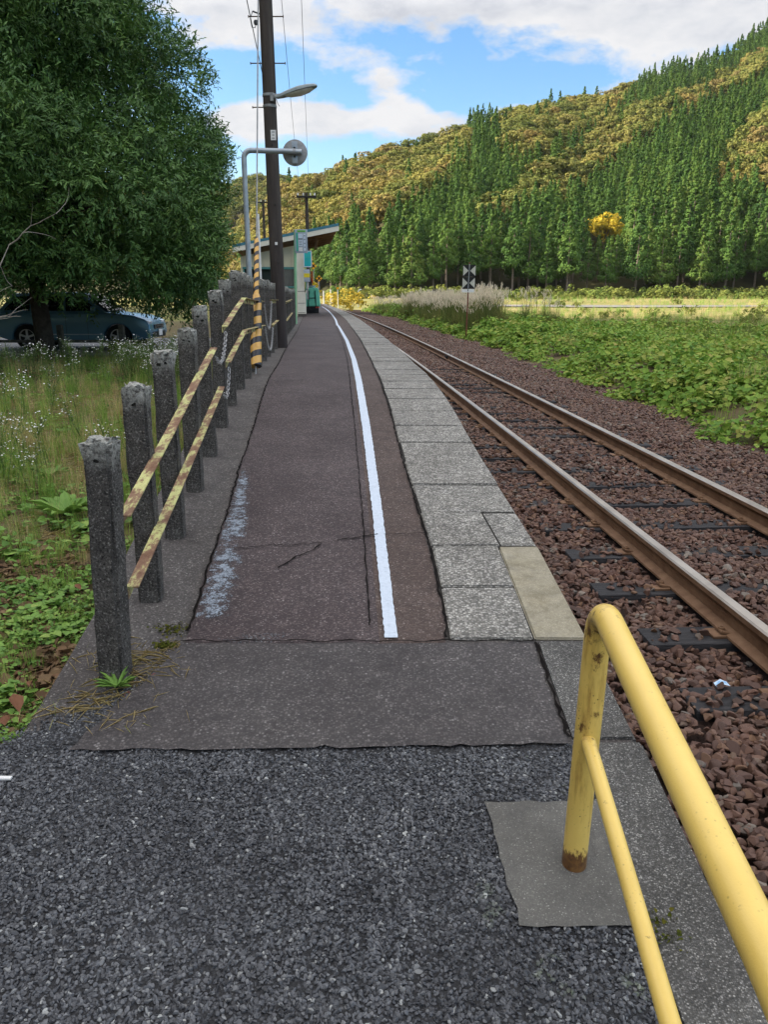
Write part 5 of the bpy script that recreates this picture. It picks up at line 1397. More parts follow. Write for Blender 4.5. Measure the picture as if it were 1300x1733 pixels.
for X, Y in cells(6.0, 200, 600):
    tt = X / Y; z, s = hill(tt, Y); z = float(z); s = float(s)
    if not (.0 < s < 1.05) or tt < -.27 or tt > .74: continue
    h = random.uniform(8, 13)
    px, py = proj(X, Y, z + h * .5)
    if not cedar_zone(px, py):
        if random.random() < (.05 if px > 560 else .02): trees.append(('c', X, Y, z, random.uniform(12, 17), 14 / Y, s, px, py)); continue
        trees.append(('b', X, Y, z, h, h / Y, s, px, py))
def on_hill(px, py, H=0):
    for Y in np.arange(206, 560, 1.0):
        a = atY(px, py, Y); z, s = hill(a.x / Y, Y)
        if a.z - float(z) < H: return a.x, Y, float(z)
YT = on_hill(1026, 385, 8)
def clear_of_yellow(q):
    dx_, dy_ = q[1] - YT[0], q[2] - YT[1]
    if math.hypot(dx_, dy_) < 6 or (-15 < dx_ < 0 and abs(dy_ + dx_ * .3) < 4.5): return False
    if q[2] < YT[1] + 2:
        cx_, cy_ = proj(q[1], q[2], q[3] + q[4]); _, cy2 = proj(q[1], q[2], q[3])
        if abs(cx_ - 1026) < 34 and cy_ < 394: return None
    return True
def fit_yellow(q):
    for k in range(14):
        r = clear_of_yellow(q)
        if r: return q
        if r is False or q[4] < 7: return None
        q = q[:4] + (q[4] * .92,) + q[5:]
    return None
trees = [r for r in (fit_yellow(q) for q in trees) if r]
ced = sorted([q for q in trees if q[0] == 'c'], key=lambda q: -q[5] if -.22 < q[1] / q[2] < .51 else 9); bro = sorted([q for q in trees if q[0] == 'b'], key=lambda q: -q[5] if -.22 < q[1] / q[2] < .51 else 9)
print('cedars', len(ced), 'broadleaf', len(bro))
def where(px):
    return ('behind the pampas grass' if px < 700 else 'behind the triangle board' if px < 830 else 'left of the bright yellow tree' if px < 1000 else 'right of the bright yellow tree')
front_c = 0
for i, (k, X, Y, z, h, v, s, px, py) in enumerate(ced[:300]):
    f = h / H0
    if s < .075:
        o = empty('cedar_tree', (X, Y, z - .3), random.uniform(0, 6.28)); o.scale = (f, f, f)
        link('crown', random.choice(CED_V), o); link('trunk', CED_T, o)
        g = 'cedars along the foot of the hill'; lab = 'tall cedar with bare pale trunk at hill foot, ' + where(px)
    else:
        o = link('cedar_tree', random.choice(CED_V if s < .2 else CED_U), None, (X, Y, z - .3)); o.rotation_euler.z = random.uniform(0, 6.28); o.scale = (f, f, f)
        g = 'cedars on the lower hill slope'; lab = 'dark pointed cedar on the lower slope, ' + where(px)
    tag(o, lab, 'tree', g + ', ' + where(px))
P = np.array([(q[1], q[2], q[3] - .3) for q in ced[300:]]); n = len(P)
fsc = np.array([q[4] / H0 for q in ced[300:]]); tag(scatter('cedar_forest', P, rz_only(n, .03), np.stack([fsc * rng.uniform(.95, 1.25, n)] * 2 + [fsc], 1), rng.integers(0, len(CED_U), n), CED_U), 'dark green cedar forest covering the upper hillside', 'forest')
for i, (k, X, Y, z, h, v, s, px, py) in enumerate(bro[:300]):
    kind = 'a' if (px < 660 and random.random() < .8) or random.random() < .18 else 'o'
    f = h / 9.5; o = link('autumn_tree', random.choice(BR_A if kind == 'a' else BR_O), None, (X, Y, z - .8)); o.rotation_euler.z = random.uniform(0, 6.28); o.scale = (f * 1.1, f * 1.1, f)
    pl_ = 'above the station roof' if px < 600 else 'on the slope above the dark cedars' if px < 800 else 'in a clearing between the cedars'
    tag(o, ('rounded golden autumn tree ' if kind == 'a' else 'rounded olive brown autumn tree ') + pl_, 'tree', ('golden' if kind == 'a' else 'olive') + ' autumn trees ' + pl_)
rest = bro[300:]; P = np.array([(q[1], q[2], q[3] - .8) for q in rest]); n = len(P)
ALLB = BR_A + BR_O
ix = np.array([random.randrange(3) if (q[7] < 640 and random.random() < .6) or random.random() < .12 else 3 + random.randrange(3) for q in rest])
fsc = np.array([q[4] / 9.5 for q in rest]); tag(scatter('autumn_forest', P, rz_only(n, .05), np.stack([fsc * 1.12] * 2 + [fsc], 1), ix, ALLB), 'olive and brown autumn woodland covering the upper hillside', 'forest')
# the bright yellow tree among the cedars
def on_hill(px, py, H=0):
    best = None
    for Y in np.arange(206, 560, 1.0):
        a = atY(px, py, Y); z, s = hill(a.x / Y, Y)
        if a.z - float(z) < H: return a.x, Y, float(z)
x_, y_, z_ = YT
yt = empty('autumn_tree', (x_, y_, z_ - .5)); yt.scale = (1.25, 1.2, 1.25); tag(yt, 'single bright yellow tree standing out among the dark cedars', 'tree'); link('crown', BR_Y, yt); link('trunk', BR_T, yt)
# far left hill woods
P = []
for i in range(1500):
    u, w = random.random(), random.uniform(0, .55); P.append((-420 + 420 * u, 560 + 420 * w, fz(u, w) - 1))
n = len(P); tag(scatter('far_forest', np.array(P), rz_only(n), rng.uniform(1.0, 1.7, n), rng.integers(0, 3, n), BR_O), 'distant hill woodland seen between the big tree and the pole', 'forest')
# shrubs at the hill foot, field edge and yellow clumps by the crossing
MT['shrub'] = foliage('shrub_leaf', [(.08, .13, .028), (.13, .18, .04), (.19, .21, .05), (.16, .18, .045), (.10, .155, .035)], .8, .2, 1, .35, .1)
SHR = [crown_mesh('shrub', [((rr_.gauss(0, .8), rr_.gauss(0, .8), abs(rr_.gauss(.7, .4))), .5, (rr_.gauss(0, .5), rr_.gauss(0, .5), 1)) for _ in range(16)], 18, .34, MT['shrub']) for _ in range(3)]
P = []; sc = []
for i in range(460):
    t_ = random.uniform(-.06, .58) + random.gauss(0, .012); Y = random.uniform(190, 209); P.append((t_ * Y, Y, zfield(t_ * Y, Y) - .1)); sc.append(.3 + 1.5 * random.random() ** 2)
for i in range(55):
    t_ = random.uniform(.1, .58); Y = random.choice([random.uniform(60, 95), random.uniform(95, 190)]); X = t_ * Y
    if X - xR(min(Y, 150)) > 26: P.append((X, Y, zfield(X, Y) - .1)); sc.append(random.uniform(.3, .7))
n = len(P); tag(scatter('field_scrub', np.array(P), rz_only(n), sc, rng.integers(0, 3, n), SHR), 'yellow green scrub along the field edge and hill foot', 'scrub')
def patch(nm, pts, lab, mesh, cat='bush', sc=1.0):
    for (X, Y, z, s_) in pts: o = link(nm, mesh, None, (X, Y, z)); o.scale = (s_, s_, s_); o.rotation_euler.z = random.uniform(0, 6); tag(o, lab, cat)
YSH = crown_mesh('bush', [((rr_.gauss(0, .9), rr_.gauss(0, .9), abs(rr_.gauss(.7, .4))), .5, (rr_.gauss(0, .5), rr_.gauss(0, .5), 1)) for _ in range(24)], 20, .3, MT['yellow_leaf'])
a = atY(592, 507, 100); patch('bush', [(a.x, 100, .0, 1.35)], 'low yellow bush beside the track just left of the pampas grass', YSH)
a = atY(575, 507, 104); patch('bush', [(a.x, 104, .0, 1.1)], 'smaller yellow bush beside the far crossing near the lone young cedar', YSH)
a = atY(534, 462, 84); o = empty('autumn_tree', (a.x - 1.2, 84, .2)); o.scale = (.32, .32, .36); tag(o, 'small yellow tree showing between the teal board and the cedars', 'tree'); link('crown', BR_Y, o); link('trunk', BR_T, o)
a = atY(569, 505, 108); o = link('cedar_tree', CED_U[1], None, (a.x, 108, .2)); o.scale = (.24, .24, .29); tag(o, 'lone young cedar standing by the far crossing before the forest', 'tree')

# road over the field
MT['road'] = simple('field_road', (.11, .108, .105), (.16, .157, .15), .9, .5, .2, coord='Pos')
vs = []
for i in range(60):
    X = 8 + i * 3; Y = 132 - .10 * X
    for d_ in (-4.5, 4.5): vs.append((X, Y + d_, zfield(X, Y + d_) + .12))
me = bpy.data.meshes.new('field_road'); me.from_pydata(vs, [], [(2 * i, 2 * i + 2, 2 * i + 3, 2 * i + 1) for i in range(59)]); me.materials.append(MT['road']); tag(link('field_road', me), kind='structure')
random.seed(33)
# ================================================================== weed bank on the right
def boff(Y): return ip([(0, 1.35), (5, 1.45), (8.4, 1.6), (12.2, 1.85), (17, 2.15), (27, 2.7), (40, 3.0), (80, 3.4)], Y)
def elim(Y): return ip([(0, 15), (29, 15), (34, 9.5), (38, 6.2), (52, 4.6), (90, 3.6)], Y)
def zbank(o, Y, X=0):
    e = o - boff(Y)
    z = -.30 + .42 * smooth01(-.2, 1.6, e) + .10 * smooth01(2.5, 9, e) * -1
    z += .10 * math.sin(X * 1.3 + Y * .5) * smooth01(.3, 2, e) + .07 * math.sin(Y * 1.1 - X * .8)
    lim = elim(Y)
    return z - 2.4 * smooth01(lim, lim + 4, e)
vs = []; fs = []; YY = [-3 + .8 * i for i in range(130)]; OO = [-.25, 0, .3, .7, 1.2, 1.8, 2.6, 3.6, 5, 7, 9, 11, 13, 15, 17, 19]
for Y in YY:
    for o in OO: X = xR(Y) + boff(Y) + o; vs.append((X, Y, zbank(o + boff(Y), Y, X)))
K = len(OO); fs = [(i * K + k, i * K + k + 1, (i + 1) * K + k + 1, (i + 1) * K + k) for i in range(len(YY) - 1) for k in range(K - 1)]
me = bpy.data.meshes.new('weed_bank'); me.from_pydata(vs, [], fs); me.materials.append(MT['soil']); me.polygons.foreach_set('use_smooth', [True] * len(me.polygons)); tag(link('weed_bank', me), kind='structure')
MT['kudzu'] = foliage('kudzu_leaf', [(.06, .135, .022), (.10, .205, .03), (.15, .27, .04), (.21, .32, .05), (.27, .345, .06), (.34, .345, .085), (.33, .25, .09)], .62, .28, 1, .65, .14)
# lobed climbing leaves: 10-gon hearts folded along the midrib
def heart(C, Nn, D, L):
    D = unit(D - Nn * (D * Nn).sum(-1, keepdims=True)); S = np.cross(Nn, D); L = L[:, None]
    pts = [(0, 0, 0), (-.12, .28, .05), (.12, .50, .10), (.45, .46, .09), (.75, .24, .03), (1.0, 0, -.10), (.75, -.24, .03), (.45, -.46, .09), (.12, -.50, .10), (-.12, -.28, .05)]
    return np.stack([C + D * L * a + S * L * b_ + Nn * L * c_ for a, b_, c_ in pts], 1).reshape(-1, 3)
HEART_IDX = [(0, 5, 4, 3, 2, 1), (0, 9, 8, 7, 6, 5)]
def kudzu_clump(nl, spread, lmin, lmax, hgt):
    a = rng.uniform(0, 6.283, nl); r = spread * np.sqrt(rng.uniform(0, 1, nl)); z = hgt * rng.uniform(.3, 1.0, nl) * (1 - .35 * (r / spread) ** 2)
    C = np.stack([np.cos(a) * r, np.sin(a) * r, z], 1)
    nn = unit(np.stack([np.cos(a) * .35, np.sin(a) * .35, np.ones(nl)], 1) + rng.normal(0, .36, (nl, 3)))
    d = unit(rng.normal(0, 1, (nl, 3)) * np.array([1, 1, .2]) + np.stack([np.cos(a), np.sin(a), -.3 * np.ones(nl)], 1) * .5)
    return np_mesh('kudzu_clump', heart(C, nn, d, rng.uniform(lmin, lmax, nl)), 10, MT['kudzu'], rng.beta(2, 2, nl), False, HEART_IDX)
KZ = [kudzu_clump(52, .30, .05, .105, .24) for _ in range(5)] + [kudzu_clump(60, .28, .03, .065, .20) for _ in range(2)] + [kudzu_clump(54, .34, .05, .095, .36) for _ in range(2)]
P = []; sc = []; ix = []
def addk(Y0, Y1, den, e0, e1, s0, s1):
    A = (Y1 - Y0) * (e1 - e0)
    for i in range(int(A * den)):
        Y = random.uniform(Y0, Y1); e = random.uniform(e0 - .12, e1)
        X = xR(Y) + boff(Y) + e + .22 * math.sin(Y * 1.3) + .16 * math.sin(Y * 3.1 + 1) + .09 * math.sin(Y * 7.1)
        if Y < .463 * X - 1 or X > .58 * Y + 1.5 or e > elim(Y) + 1.2: continue
        P.append((X, Y, zbank(e + boff(Y), Y, X) - .04)); s_ = random.uniform(s0, s1) * (.75 if e < .3 else 1); sc.append(s_)
        q = random.random(); ix.append(random.randrange(5) if q < .66 else 5 + random.randrange(2) if q < .84 else 7 + random.randrange(2) if e > .8 else 0)
addk(3.2, 8, 9, 0, 4, .8, 1.2); addk(4.5, 14, 13, 0, 8, .8, 1.2); addk(14, 30, 8, 0, 12, .9, 1.4); addk(30, 58, 4.0, 0, 15, 1.2, 1.9); addk(58, 100, 1.3, 0, 5, 1.8, 2.8); addk(27, 56, 6.5, .2, 3.2, 1.3, 1.8)
n = len(P); tag(scatter('kudzu_leaves', np.array(P), rz_only(n, .12), sc, ix, KZ), 'broad leaved green vines covering the bank beside the track', 'vines')
print('kudzu', n)
# ---- grass tufts
def tuft(nb, h0, h1, w, spread, lean, mat, seg=3):
    a = rng.uniform(0, 6.283, nb); h = rng.uniform(h0, h1, nb); b0 = rng.normal(0, spread, (nb, 2)); le = np.abs(rng.normal(0, lean, nb)) * h
    dirv = np.stack([np.cos(a), np.sin(a)], 1); sv = np.stack([-np.sin(a), np.cos(a)], 1)
    rows = []
    for k in range(seg + 1):
        f = k / seg; c = np.concatenate([b0 + dirv * (le * f ** 2)[:, None], (h * (f - .18 * f * f * (le / h)))[:, None]], 1)
        wd = w * (1 - f) ** .7 + w * .06
        rows += [c + np.concatenate([sv * wd * .5, np.zeros((nb, 1))], 1), c - np.concatenate([sv * wd * .5, np.zeros((nb, 1))], 1)]
    V = np.stack(rows, 1).reshape(-1, 3)
    idx = [(2 * k, 2 * k + 1, 2 * k + 3, 2 * k + 2) for k in range(seg)]
    return np_mesh('grass_tuft', V, 2 * (seg + 1), mat, rng.uniform(0, 1, nb), False, idx)
MT['grass'] = foliage('grass_blade', [(.09, .20, .033), (.16, .29, .05), (.26, .35, .075), (.36, .35, .11)], .7, .2, 1, .4, .15)
MT['straw'] = foliage('dry_grass', [(.32, .25, .11), (.44, .35, .16), (.54, .43, .22), (.34, .34, .12)], .8, .2, 1, .5, .1)
MT['clover'] = foliage('ground_leaf', [(.065, .145, .03), (.11, .22, .042), (.17, .30, .055), (.26, .34, .075)], .55, .2, 1, .5, .25)
MT['litter'] = foliage('leaf_litter', [(.08, .05, .03), (.14, .09, .05), (.20, .135, .08), (.16, .08, .05)], .85, .05, 1, .5, .1)
GT = [tuft(22, .10, .28, .006, .04, .35, MT['grass']) for _ in range(3)]
DT = [tuft(26, .18, .42, .0045, .07, .3, MT['straw']) for _ in range(3)]
LT = [tuft(24, .22, .48, .007, .07, .3, MT['grass']) for _ in range(2)]
def low_clump(nl, spread, lmin, lmax, hgt, mat):
    a = rng.uniform(0, 6.283, nl); r = spread * np.sqrt(rng.uniform(0, 1, nl)); C = np.stack([np.cos(a) * r, np.sin(a) * r, hgt * rng.uniform(.15, 1, nl)], 1)
    nn = unit(np.array([0, 0, 1.0]) + rng.normal(0, .35, (nl, 3))); d = unit(rng.normal(0, 1, (nl, 3)))
    L = rng.uniform(lmin, lmax, nl); return np_mesh('ground_leaves', heart(C, nn, d, L), 10, mat, rng.uniform(0, 1, nl), False, HEART_IDX)
CLV = [low_clump(46, .10, .012, .026, .035, MT['clover']) for _ in range(3)] + [low_clump(18, .09, .025, .05, .05, MT['clover']) for _ in range(2)]
LIT = [low_clump(16, .12, .02, .05, .012, MT['litter']) for _ in range(2)]
def lit_thin(mat, n, L):      # straw stalks lying about
    a = rng.uniform(0, 6.283, n); c = np.concatenate([rng.normal(0, .09, (n, 2)), rng.uniform(.005, .02, (n, 1))], 1)
    d = np.stack([np.cos(a), np.sin(a), rng.normal(0, .1, n)], 1); nn = np.tile([0, 0, 1.0], (n, 1)); l_ = rng.uniform(.4, 1, n) * L
    return np_mesh('stalks', leaf_quads(c, nn, d, l_, np.full(n, .003)), 6, mat, rng.uniform(0, 1, n), False, LEAF_IDX)
STK = [lit_thin(MT['straw'], 14, .22) for _ in range(2)]
def zl(X, Y): return zground(X, Y)
def edge_x(Y):                       # right limit of the lawn
    return min(-1.26 + (Y - 2.22) * 1.15, xP(Y) - .12) if Y < 2.75 else xP(Y) - .13
def lawn(Y0, Y1, X0, den, choose, keep=lambda x, y: True):
    A = (Y1 - Y0) * (-1 - X0)
    for i in range(int(A * den)):
        Y = random.uniform(Y0, Y1); X = random.uniform(X0, -1)
        if X > edge_x(Y) - random.uniform(0, .05) or X < -.56 * Y - 1.0 or not keep(X, Y): continue
        r = choose(X, Y)
        if r is None: continue
        k, s_ = r; P.append((X, Y, zl(X, Y) - .004)); ix.append(k); sc.append(s_)
def nz(x, y): return .5 + .25 * math.sin(x * 2.1 + 1.3 * math.sin(y * 1.7)) + .25 * math.sin(y * 2.9 + x * .9 + 1.1 * math.sin(x * 3.1))
SRC = CLV + LIT + GT + DT + LT + STK    # 0-4 clover, 5-6 litter, 7-9 grass, 10-12 dry, 13-14 tall green, 15-16 stalks
P, sc, ix = [], [], []
def ch_near(x, y):
    q = random.random(); v = nz(x * 1.6, y * 1.6)
    if v > .45 and q < .50: return random.choice((0, 0, 1, 1, 2, 2, 3, 4)), random.uniform(.7, 1.2)
    if q < .68: return 5 + random.randrange(2), random.uniform(.6, 1.1)
    if q < .86: return 7 + random.randrange(3), random.uniform(.2, .55)
    if q < .95: return 15 + random.randrange(2), random.uniform(.5, 1.0)
    return random.randrange(5), random.uniform(.5, .9)
lawn(1.6, 4.3, -3.6, 260, ch_near)
def ch_mid(x, y):
    q = random.random(); v = nz(x * .8, y * .8); f = smooth01(4.0, 7.5, y)
    if q < .42 - .34 * f: return random.randrange(5), random.uniform(.9, 1.6)
    if q < .55 - .35 * f: return 7 + random.randrange(3), random.uniform(.4, .9)
    if q < .60: return 15 + random.randrange(2), random.uniform(.7, 1.3)
    if q < .60 + .15 * (.4 + v): return 10 + random.randrange(3), random.uniform(.45, .95) * (.55 + .45 * f)
    return 13 + random.randrange(2), random.uniform(.4, .85) * (.55 + .45 * f)
lawn(4.1, 8.0, -6, 85, ch_mid); lawn(8.0, 13.5, -9, 46, ch_mid)
def ch_far(x, y):
    return (10 + random.randrange(3), random.uniform(.6, 1.0)) if random.random() < .35 else (13 + random.randrange(2), random.uniform(.6, 1.0)) if random.random() < .5 else (random.randrange(5), random.uniform(1.5, 2.6))
lawn(13.5, 19.0, -13, 15, ch_far)
n = len(P); tag(scatter('lawn_plants', np.array(P), rz_only(n, .06), sc, ix, SRC), 'mixed weeds and dry grass covering the lawn left of the fence', 'grass'); print('lawn', n)
# ---- white flowers
m, t, b = new_mat('petal'); setp(t, b, (.62, .62, .60), .7); MT['petal'] = m
MT['stem'] = simple('flower_stem', (.06, .11, .025), (.10, .15, .035), .7, 10)
def flower(seed):
    r = random.Random(seed); mb = MB(); heads = MB()
    for s_ in range(4):
        b0 = Vector((r.gauss(0, .04), r.gauss(0, .04), 0)); h = r.uniform(.45, .7); tp = b0 + Vector((r.gauss(0, .08), r.gauss(0, .08), h))
        mb.tube([b0, b0.lerp(tp, .6) + Vector((r.gauss(0, .015), r.gauss(0, .015), 0)), tp], [.0035, .003, .002], 4, caps=False)
        for k in range(9):
            z = r.uniform(.3, .9); q = b0.lerp(tp, z); a = r.uniform(0, 6.28); d = Vector((math.cos(a), math.sin(a), .2)); w = Vector((-math.sin(a), math.cos(a), 0)) * .008
            mb.add([q, q + d * .03 + w, q + d * .075, q + d * .03 - w], [(0, 1, 2, 3)])
        for k in range(10):
            q = tp + Vector((r.gauss(0, .05), r.gauss(0, .05), r.gauss(.0, .03))); mb.tube([b0.lerp(tp, .82), q], .0014, 3, caps=False)
            nrm = Vector((r.gauss(0, .4), r.gauss(0, .4) - .2, 1)).normalized(); u = nrm.orthogonal().normalized(); w = nrm.cross(u); rad_ = r.uniform(.007, .012)
            mb.add([q + (u * math.cos(j * 1.047) + w * math.sin(j * 1.047)) * rad_ + nrm * .002 for j in range(6)], [list(range(6))], 1)
    return mb.mesh('fleabane', [MT['stem'], MT['petal']])
FLW = [flower(k) for k in range(4)]
P, sc = [], []
def fl(cx, cy, sx, sy, n, s0=.8, s1=1.2):
    for i in range(n):
        X, Y = random.gauss(cx, sx), random.gauss(cy, sy)
        if X < edge_x(Y) - .1 and Y > 3: P.append((X, Y, zl(X, Y) - .01)); sc.append(random.uniform(s0, s1))
fl(-3.3, 6.6, .45, .7, 13, .6, .85); fl(-2.6, 6.0, .3, .4, 4, .6, .8); fl(-3.6, 11.5, 1.1, 1.2, 12, .7, 1.0); fl(-4.0, 14.2, .75, .6, 32, .9, 1.25); fl(-5.1, 14.5, .8, .6, 12, .8, 1.2); fl(-6.6, 13.8, .5, .4, 9, .9, 1.2); fl(-3.0, 13.2, .5, .9, 13, .8, 1.15); fl(-4.9, 8.3, .6, .8, 7, .7, 1.0)
n = len(P); tag(scatter('white_flowers', np.array(P), rz_only(n, .08), sc, rng.integers(0, 4, n), FLW), 'small white daisy like wildflowers across the lawn', 'flowers')
# ---- pampas grass
MT['plume'] = foliage('plume', [(.66, .57, .44), (.76, .68, .54), (.82, .76, .64)], .9, .3, 1, .5, .05)
MT['reed'] = foliage('reed_leaf', [(.07, .11, .028), (.12, .155, .042), (.19, .19, .065), (.25, .21, .09)], .75, .2, 1, .5, .1)
def pampas(seed):
    g0 = rng
    nb = 70; a = rng.uniform(0, 6.283, nb); h = rng.uniform(.7, 1.5, nb); le = np.abs(rng.normal(.35, .2, nb)) * h
    V = []; parts = []
    leaf = tuft(nb, .7, 1.45, .022, .16, .4, MT['reed'], 4)
    r = random.Random(seed); mb = MB()
    for i in range(11):
        b0 = Vector((r.gauss(0, .15), r.gauss(0, .15), 0)); tp = b0 + Vector((r.gauss(0, .22), r.gauss(0, .22), r.uniform(1.35, 1.8)))
        mb.tube([b0, tp], [.006, .004], 3, caps=False)
        dr = Vector((r.gauss(.3, .4), r.gauss(0, .4), .9)).normalized()
        for k in range(26):
            q = tp + dr * (k / 26 * .30); d = (dr + Vector((r.gauss(0, .42), r.gauss(0, .42), r.gauss(0, .2)))).normalized(); L = r.uniform(.07, .13); w = d.cross(Vector((r.gauss(0, 1), r.gauss(0, 1), r.gauss(0, 1)))).normalized() * .009
            mb.add([q + w, q + d * L, q - w], [(0, 1, 2)], 1)
    pm = mb.mesh('pampas', [MT['reed'], MT['plume']])
    bm = bmesh.new(); bm.from_mesh(pm); bm.from_mesh(leaf); me = bpy.data.meshes.new('pampas'); bm.to_mesh(me); bm.free(); me.materials.append(MT['reed']); me.materials.append(MT['plume']); return me
PMP = [pampas(k) for k in range(3)]
P, sc = [], []
for i in range(210):
    Y = random.uniform(36, 66); e = random.uniform(.3, 2.3); X = xR(Y) + boff(Y) + e; P.append((X, Y, zbank(e + boff(Y), Y, X) - .05)); sc.append(random.uniform(.66, .98))
for i in range(7):
    Y = random.uniform(33, 42); e = random.uniform(2.3, 4.6); X = xR(Y) + boff(Y) + e; P.append((X, Y, zbank(e + boff(Y), Y, X) - .05)); sc.append(random.uniform(.6, .95))
for i in range(60):
    Y = random.uniform(60, 95); e = random.uniform(0, 3.5); X = xR(Y) + boff(Y) + e; P.append((X, Y, -.3)); sc.append(random.uniform(.6, 1.0))
n = len(P); tag(scatter('pampas_grass', np.array(P), rz_only(n, .05), sc, rng.integers(0, 3, n), PMP), 'tall pampas grass with pale plumes beside the far track', 'grass')
# reed clumps in the weed bank
P, sc = [], []
for (px, py, Yv, nn_) in ((1010, 552, 24, 9), (930, 545, 27, 8), (1230, 580, 19, 5), (1290, 572, 20, 7), (1110, 560, 25, 6), (870, 545, 30, 9)):
    c_ = onz(px, py, .15)
    for k in range(nn_):
        X, Y = c_.x + random.gauss(0, .5), min(34, c_.y) + random.gauss(0, .8); o = X - xR(Y); P.append((X, Y, zbank(o, Y, X))); sc.append(random.uniform(.45, .75))
RED = [tuft(50, .6, 1.3, .016, .14, .42, MT['reed'], 4) for _ in range(2)]
n = len(P); tag(scatter('reed_clumps', np.array(P), rz_only(n, .05), sc, rng.integers(0, 2, n), RED), 'reedy grass clumps rising from the green vines', 'grass')
# mixed stems standing in the vines, and the stubble of the field
P, sc, ix = [], [], []
for i in range(330):
    Y = random.uniform(5, 36); e = random.uniform(.4, min(10, elim(Y))); X = xR(Y) + boff(Y) + e
    if X < .6 * Y + 1: P.append((X, Y, zbank(e + boff(Y), Y, X))); sc.append(random.uniform(.7, 1.4)); ix.append(random.choice((0, 1, 2, 2, 3)))
n = len(P); tag(scatter('bank_grass', np.array(P), rz_only(n, .15), sc, ix, DT[:2] + LT), 'thin grass and dry stems standing among the green vines', 'grass')
P, sc, ix = [], [], []
for i in range(4200):
    Y = 46 + 150 * random.random() ** 1.3; t_ = random.uniform(.04, .60); X = t_ * Y
    if X - xR(min(Y, 150)) < 11 or abs(Y - 132 + .1 * X) < 5: continue
    if math.sin(X * .35 + Y * .21) + math.sin(Y * .33 - X * .1) < -.2: continue
    P.append((X, Y, zfield(X, Y) - .02)); sc.append(random.uniform(1.2, 2.8)); ix.append(random.choice((0, 1, 2, 3)))
n = len(P); tag(scatter('field_grass', np.array(P), rz_only(n, .1), sc, ix, DT[:2] + LT), 'pale tufts of dry grass over the far field', 'grass')
# ---- single plants near the camera
def leafy(name, label, cat, loc, nl, L, w, mat, up=.5):
    a = np.arange(nl) * 2.4 + rng.normal(0, .3, nl); d = np.stack([np.cos(a), np.sin(a), np.full(nl, up) * rng.uniform(.5, 1.3, nl)], 1); d = unit(d)
    Ls = L * rng.uniform(.6, 1.1, nl); nn = unit(np.cross(np.cross(d, np.array([0, 0, 1.0])), d)); C = d * (Ls * .5)[:, None] + np.array([0, 0, .01])
    o = link(name, np_mesh(name, leaf_quads(C, nn, d, Ls, Ls * w, .18), 6, mat, rng.uniform(.3, 1, nl), False, LEAF_IDX), None, loc); return tag(o, label, cat)
q = onz(112, 872, .05); leafy('dock_plant', 'big leaved bright green dock plant left of the nearest fence post', 'plant', (q.x, q.y, .05), 22, .26, .32, MT['clover'], .55)
q = onz(88, 808, .05); leafy('dock_plant', 'smaller broad leaved green plant behind the big dock plant', 'plant', (q.x, q.y, .05), 14, .2, .34, MT['clover'], .5)
leafy('weed_tuft', 'small green weed rosette growing at the nearest post foot', 'plant', (-.985, 2.555, gz(2.55) + .004), 26, .085, .16, MT['clover'], .7)
MT['red_leaf'] = foliage('red_leaf', [(.10, .03, .03), (.16, .045, .04), (.13, .06, .05)], .6, .1, 1, .6)
MT['brown_leaf'] = foliage('brown_leaf', [(.13, .055, .028), (.19, .085, .045)], .75, .05, 1, .6)
def fallen(px, py, z, L, mat, lab, k=0):
    q = onz(px, py, z); a = random.uniform(0, 6.28)
    C = np.array([[0, 0, .012]]); o = link('fallen_leaf', np_mesh('fallen_leaf', leaf_quads(C, unit(np.array([[random.gauss(0, .2), random.gauss(0, .3) - .25, 1.0]])), np.array([[math.cos(a), math.sin(a), 0.]]), np.array([L]), np.array([L * .62]), .22), 6, mat, np.array([random.random()]), False, LEAF_IDX), None, (q.x, q.y, z + .004)); return tag(o, lab, 'leaf')
fallen(28, 1195, .06, .085, MT['brown_leaf'], 'big curled brown leaf lying at the left photo edge on the weeds')
fallen(55, 1160, .06, .07, MT['brown_leaf'], 'brown leaf on the weeds just above the biggest brown leaf')
fallen(10, 1225, .05, .06, MT['brown_leaf'], 'reddish brown leaf at the very left edge below the biggest leaf')
fallen(132, 998, .06, .05, MT['brown_leaf'], 'small tan leaf in the weeds beside the nearest post')
fallen(216, 1182, .085, .04, MT['red_leaf'], 'dark red leaf touching the weed rosette at the post foot')
fallen(240, 1170, .09, .035, MT['red_leaf'], 'pinkish red leaf lying right of the weed rosette on the ramp patch')
fallen(262, 1152, .10, .045, MT['red_leaf'], 'narrow dark red leaf farthest right of the nearest post foot')
def moss(px, py, L, lab):
    q = onz(px, py, .15); z = gz(q.y); q = onz(px, py, z)
    n = 160; C = np.concatenate([rng.normal(0, L * .4, (n, 1)), rng.normal(0, L * .28, (n, 1)), np.abs(rng.normal(0, .007, (n, 1)))], 1); d = unit(rng.normal(0, 1, (n, 3)))
    o = link('moss', np_mesh('moss', heart(C, unit(d + np.array([0, 0, 1.2])), rand_dirs(n), rng.uniform(.006, .013, n)), 10, MT['moss'], rng.uniform(0, 1, n), False, HEART_IDX), None, (q.x, q.y, gz(q.y))); return tag(o, lab, 'moss')
MT['moss'] = foliage('moss', [(.035, .045, .008), (.07, .08, .012), (.11, .10, .016)], .9, .1, 0, 1, .1)
moss(290, 1066, .10, 'dark green moss patch at the end of the worn pale paint'); moss(1128, 1598, .07, 'green moss growing in the joint beside the kerb near the handrail'); moss(1112, 1572, .045, 'small moss tuft at the concrete pad corner by the kerb')
moss(280, 1095, .05, 'tiny green moss tuft just below the larger moss patch')
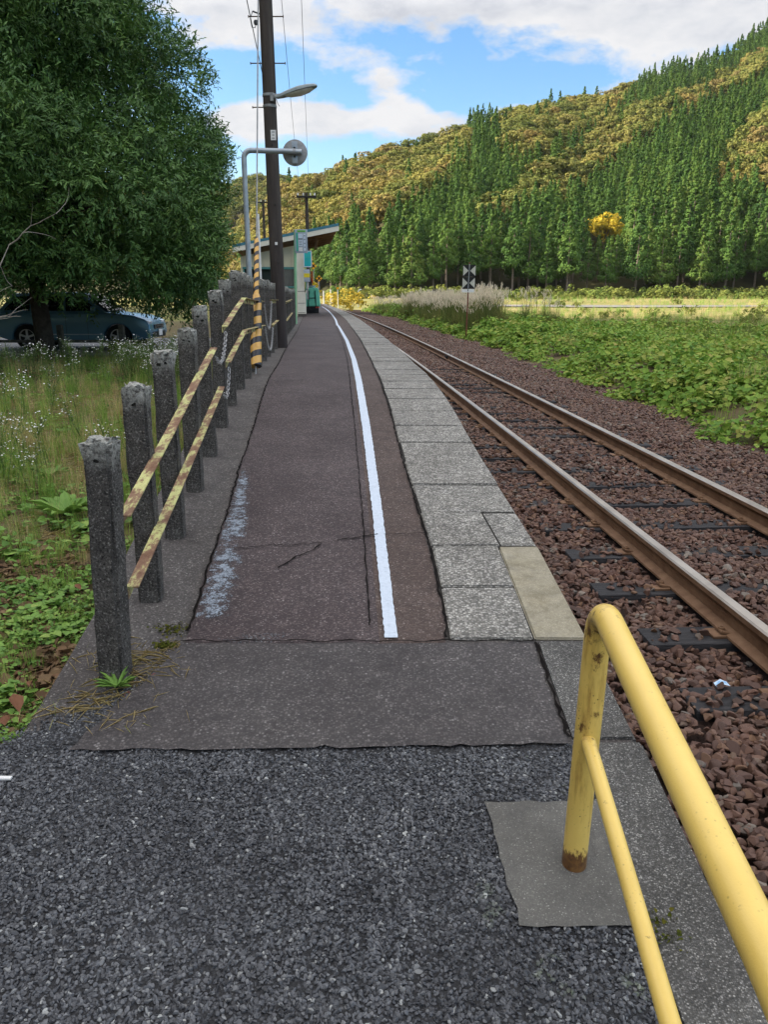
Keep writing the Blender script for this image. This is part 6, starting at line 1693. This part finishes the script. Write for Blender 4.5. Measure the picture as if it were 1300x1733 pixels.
# stalks and litter by the first post
P = []; sc = []
for i in range(26): X = random.uniform(-1.12, -.78); P.append((X, 2.5 + random.uniform(-.1, .35), 0)); sc.append(random.uniform(.4, .8))
P = [(x, y, max(gz(y), zl(x, y)) + .004) for x, y, z in P]; n = len(P)
tag(scatter('dry_stalks', np.array(P), rz_only(n), sc, rng.integers(0, 2, n), STK), 'dry grass stalks strewn around the nearest post foot', 'stalks')
# litter
MT['wrapper'] = simple('wrapper', (.10, .32, .62), (.55, .68, .80), .4, 40, .5)
q = onz(1222, 1162, -.15); mb = MB(); mb.add([(-.03, -.018, .0), (.0, -.022, .014), (.032, -.014, .002), (.028, .02, .006), (.0, .024, .016), (-.03, .016, .002)], [(0, 1, 4, 5), (1, 2, 3, 4)]); tag(mb.build('sweet_wrapper', MT['wrapper'], None, (q.x, q.y, -.142)), 'crumpled light blue wrapper lying on the ballast', 'litter')
q = onz(6, 1323, .05); tag(MB().box((0, 0, .006), (.05, .014, .006)).build('paper_scrap', MT['white'], None, (q.x, q.y, gz(q.y) + .008)), 'small white paper strip on the gravel at the left edge', 'litter')
# hedge between lawn and lot
HG = crown_mesh('hedge', [((rr_.uniform(-1.6, 1.6), rr_.uniform(-.35, .35), rr_.uniform(.15, .42)), .26, (rr_.gauss(0, .3), -.3, 1)) for _ in range(40)], 40, .07, MT['olive'])
q = onz(284, 592, .05); tag(link('hedge', HG, None, (-4.75, 18.4, .0)), 'low clipped olive hedge between the white flowers and the road', 'hedge')

# air between here and the hills
m = bpy.data.materials.new('haze_air'); m.use_nodes = True; nt = m.node_tree
for nd in list(nt.nodes):
    if nd.type == 'BSDF_PRINCIPLED': nt.nodes.remove(nd)
pv = nt.nodes.new('ShaderNodeVolumePrincipled'); pv.inputs['Color'].default_value = (.82, .90, 1, 1); pv.inputs['Density'].default_value = .00003
nt.links.new(pv.outputs[0], nt.nodes['Material Output'].inputs['Volume'])
hz_ = MB().box((0, 950, 120), (3010, 3110, 250)).build('haze', m); hz_['kind'] = 'stuff'
SC.cycles.volume_bounces = 0
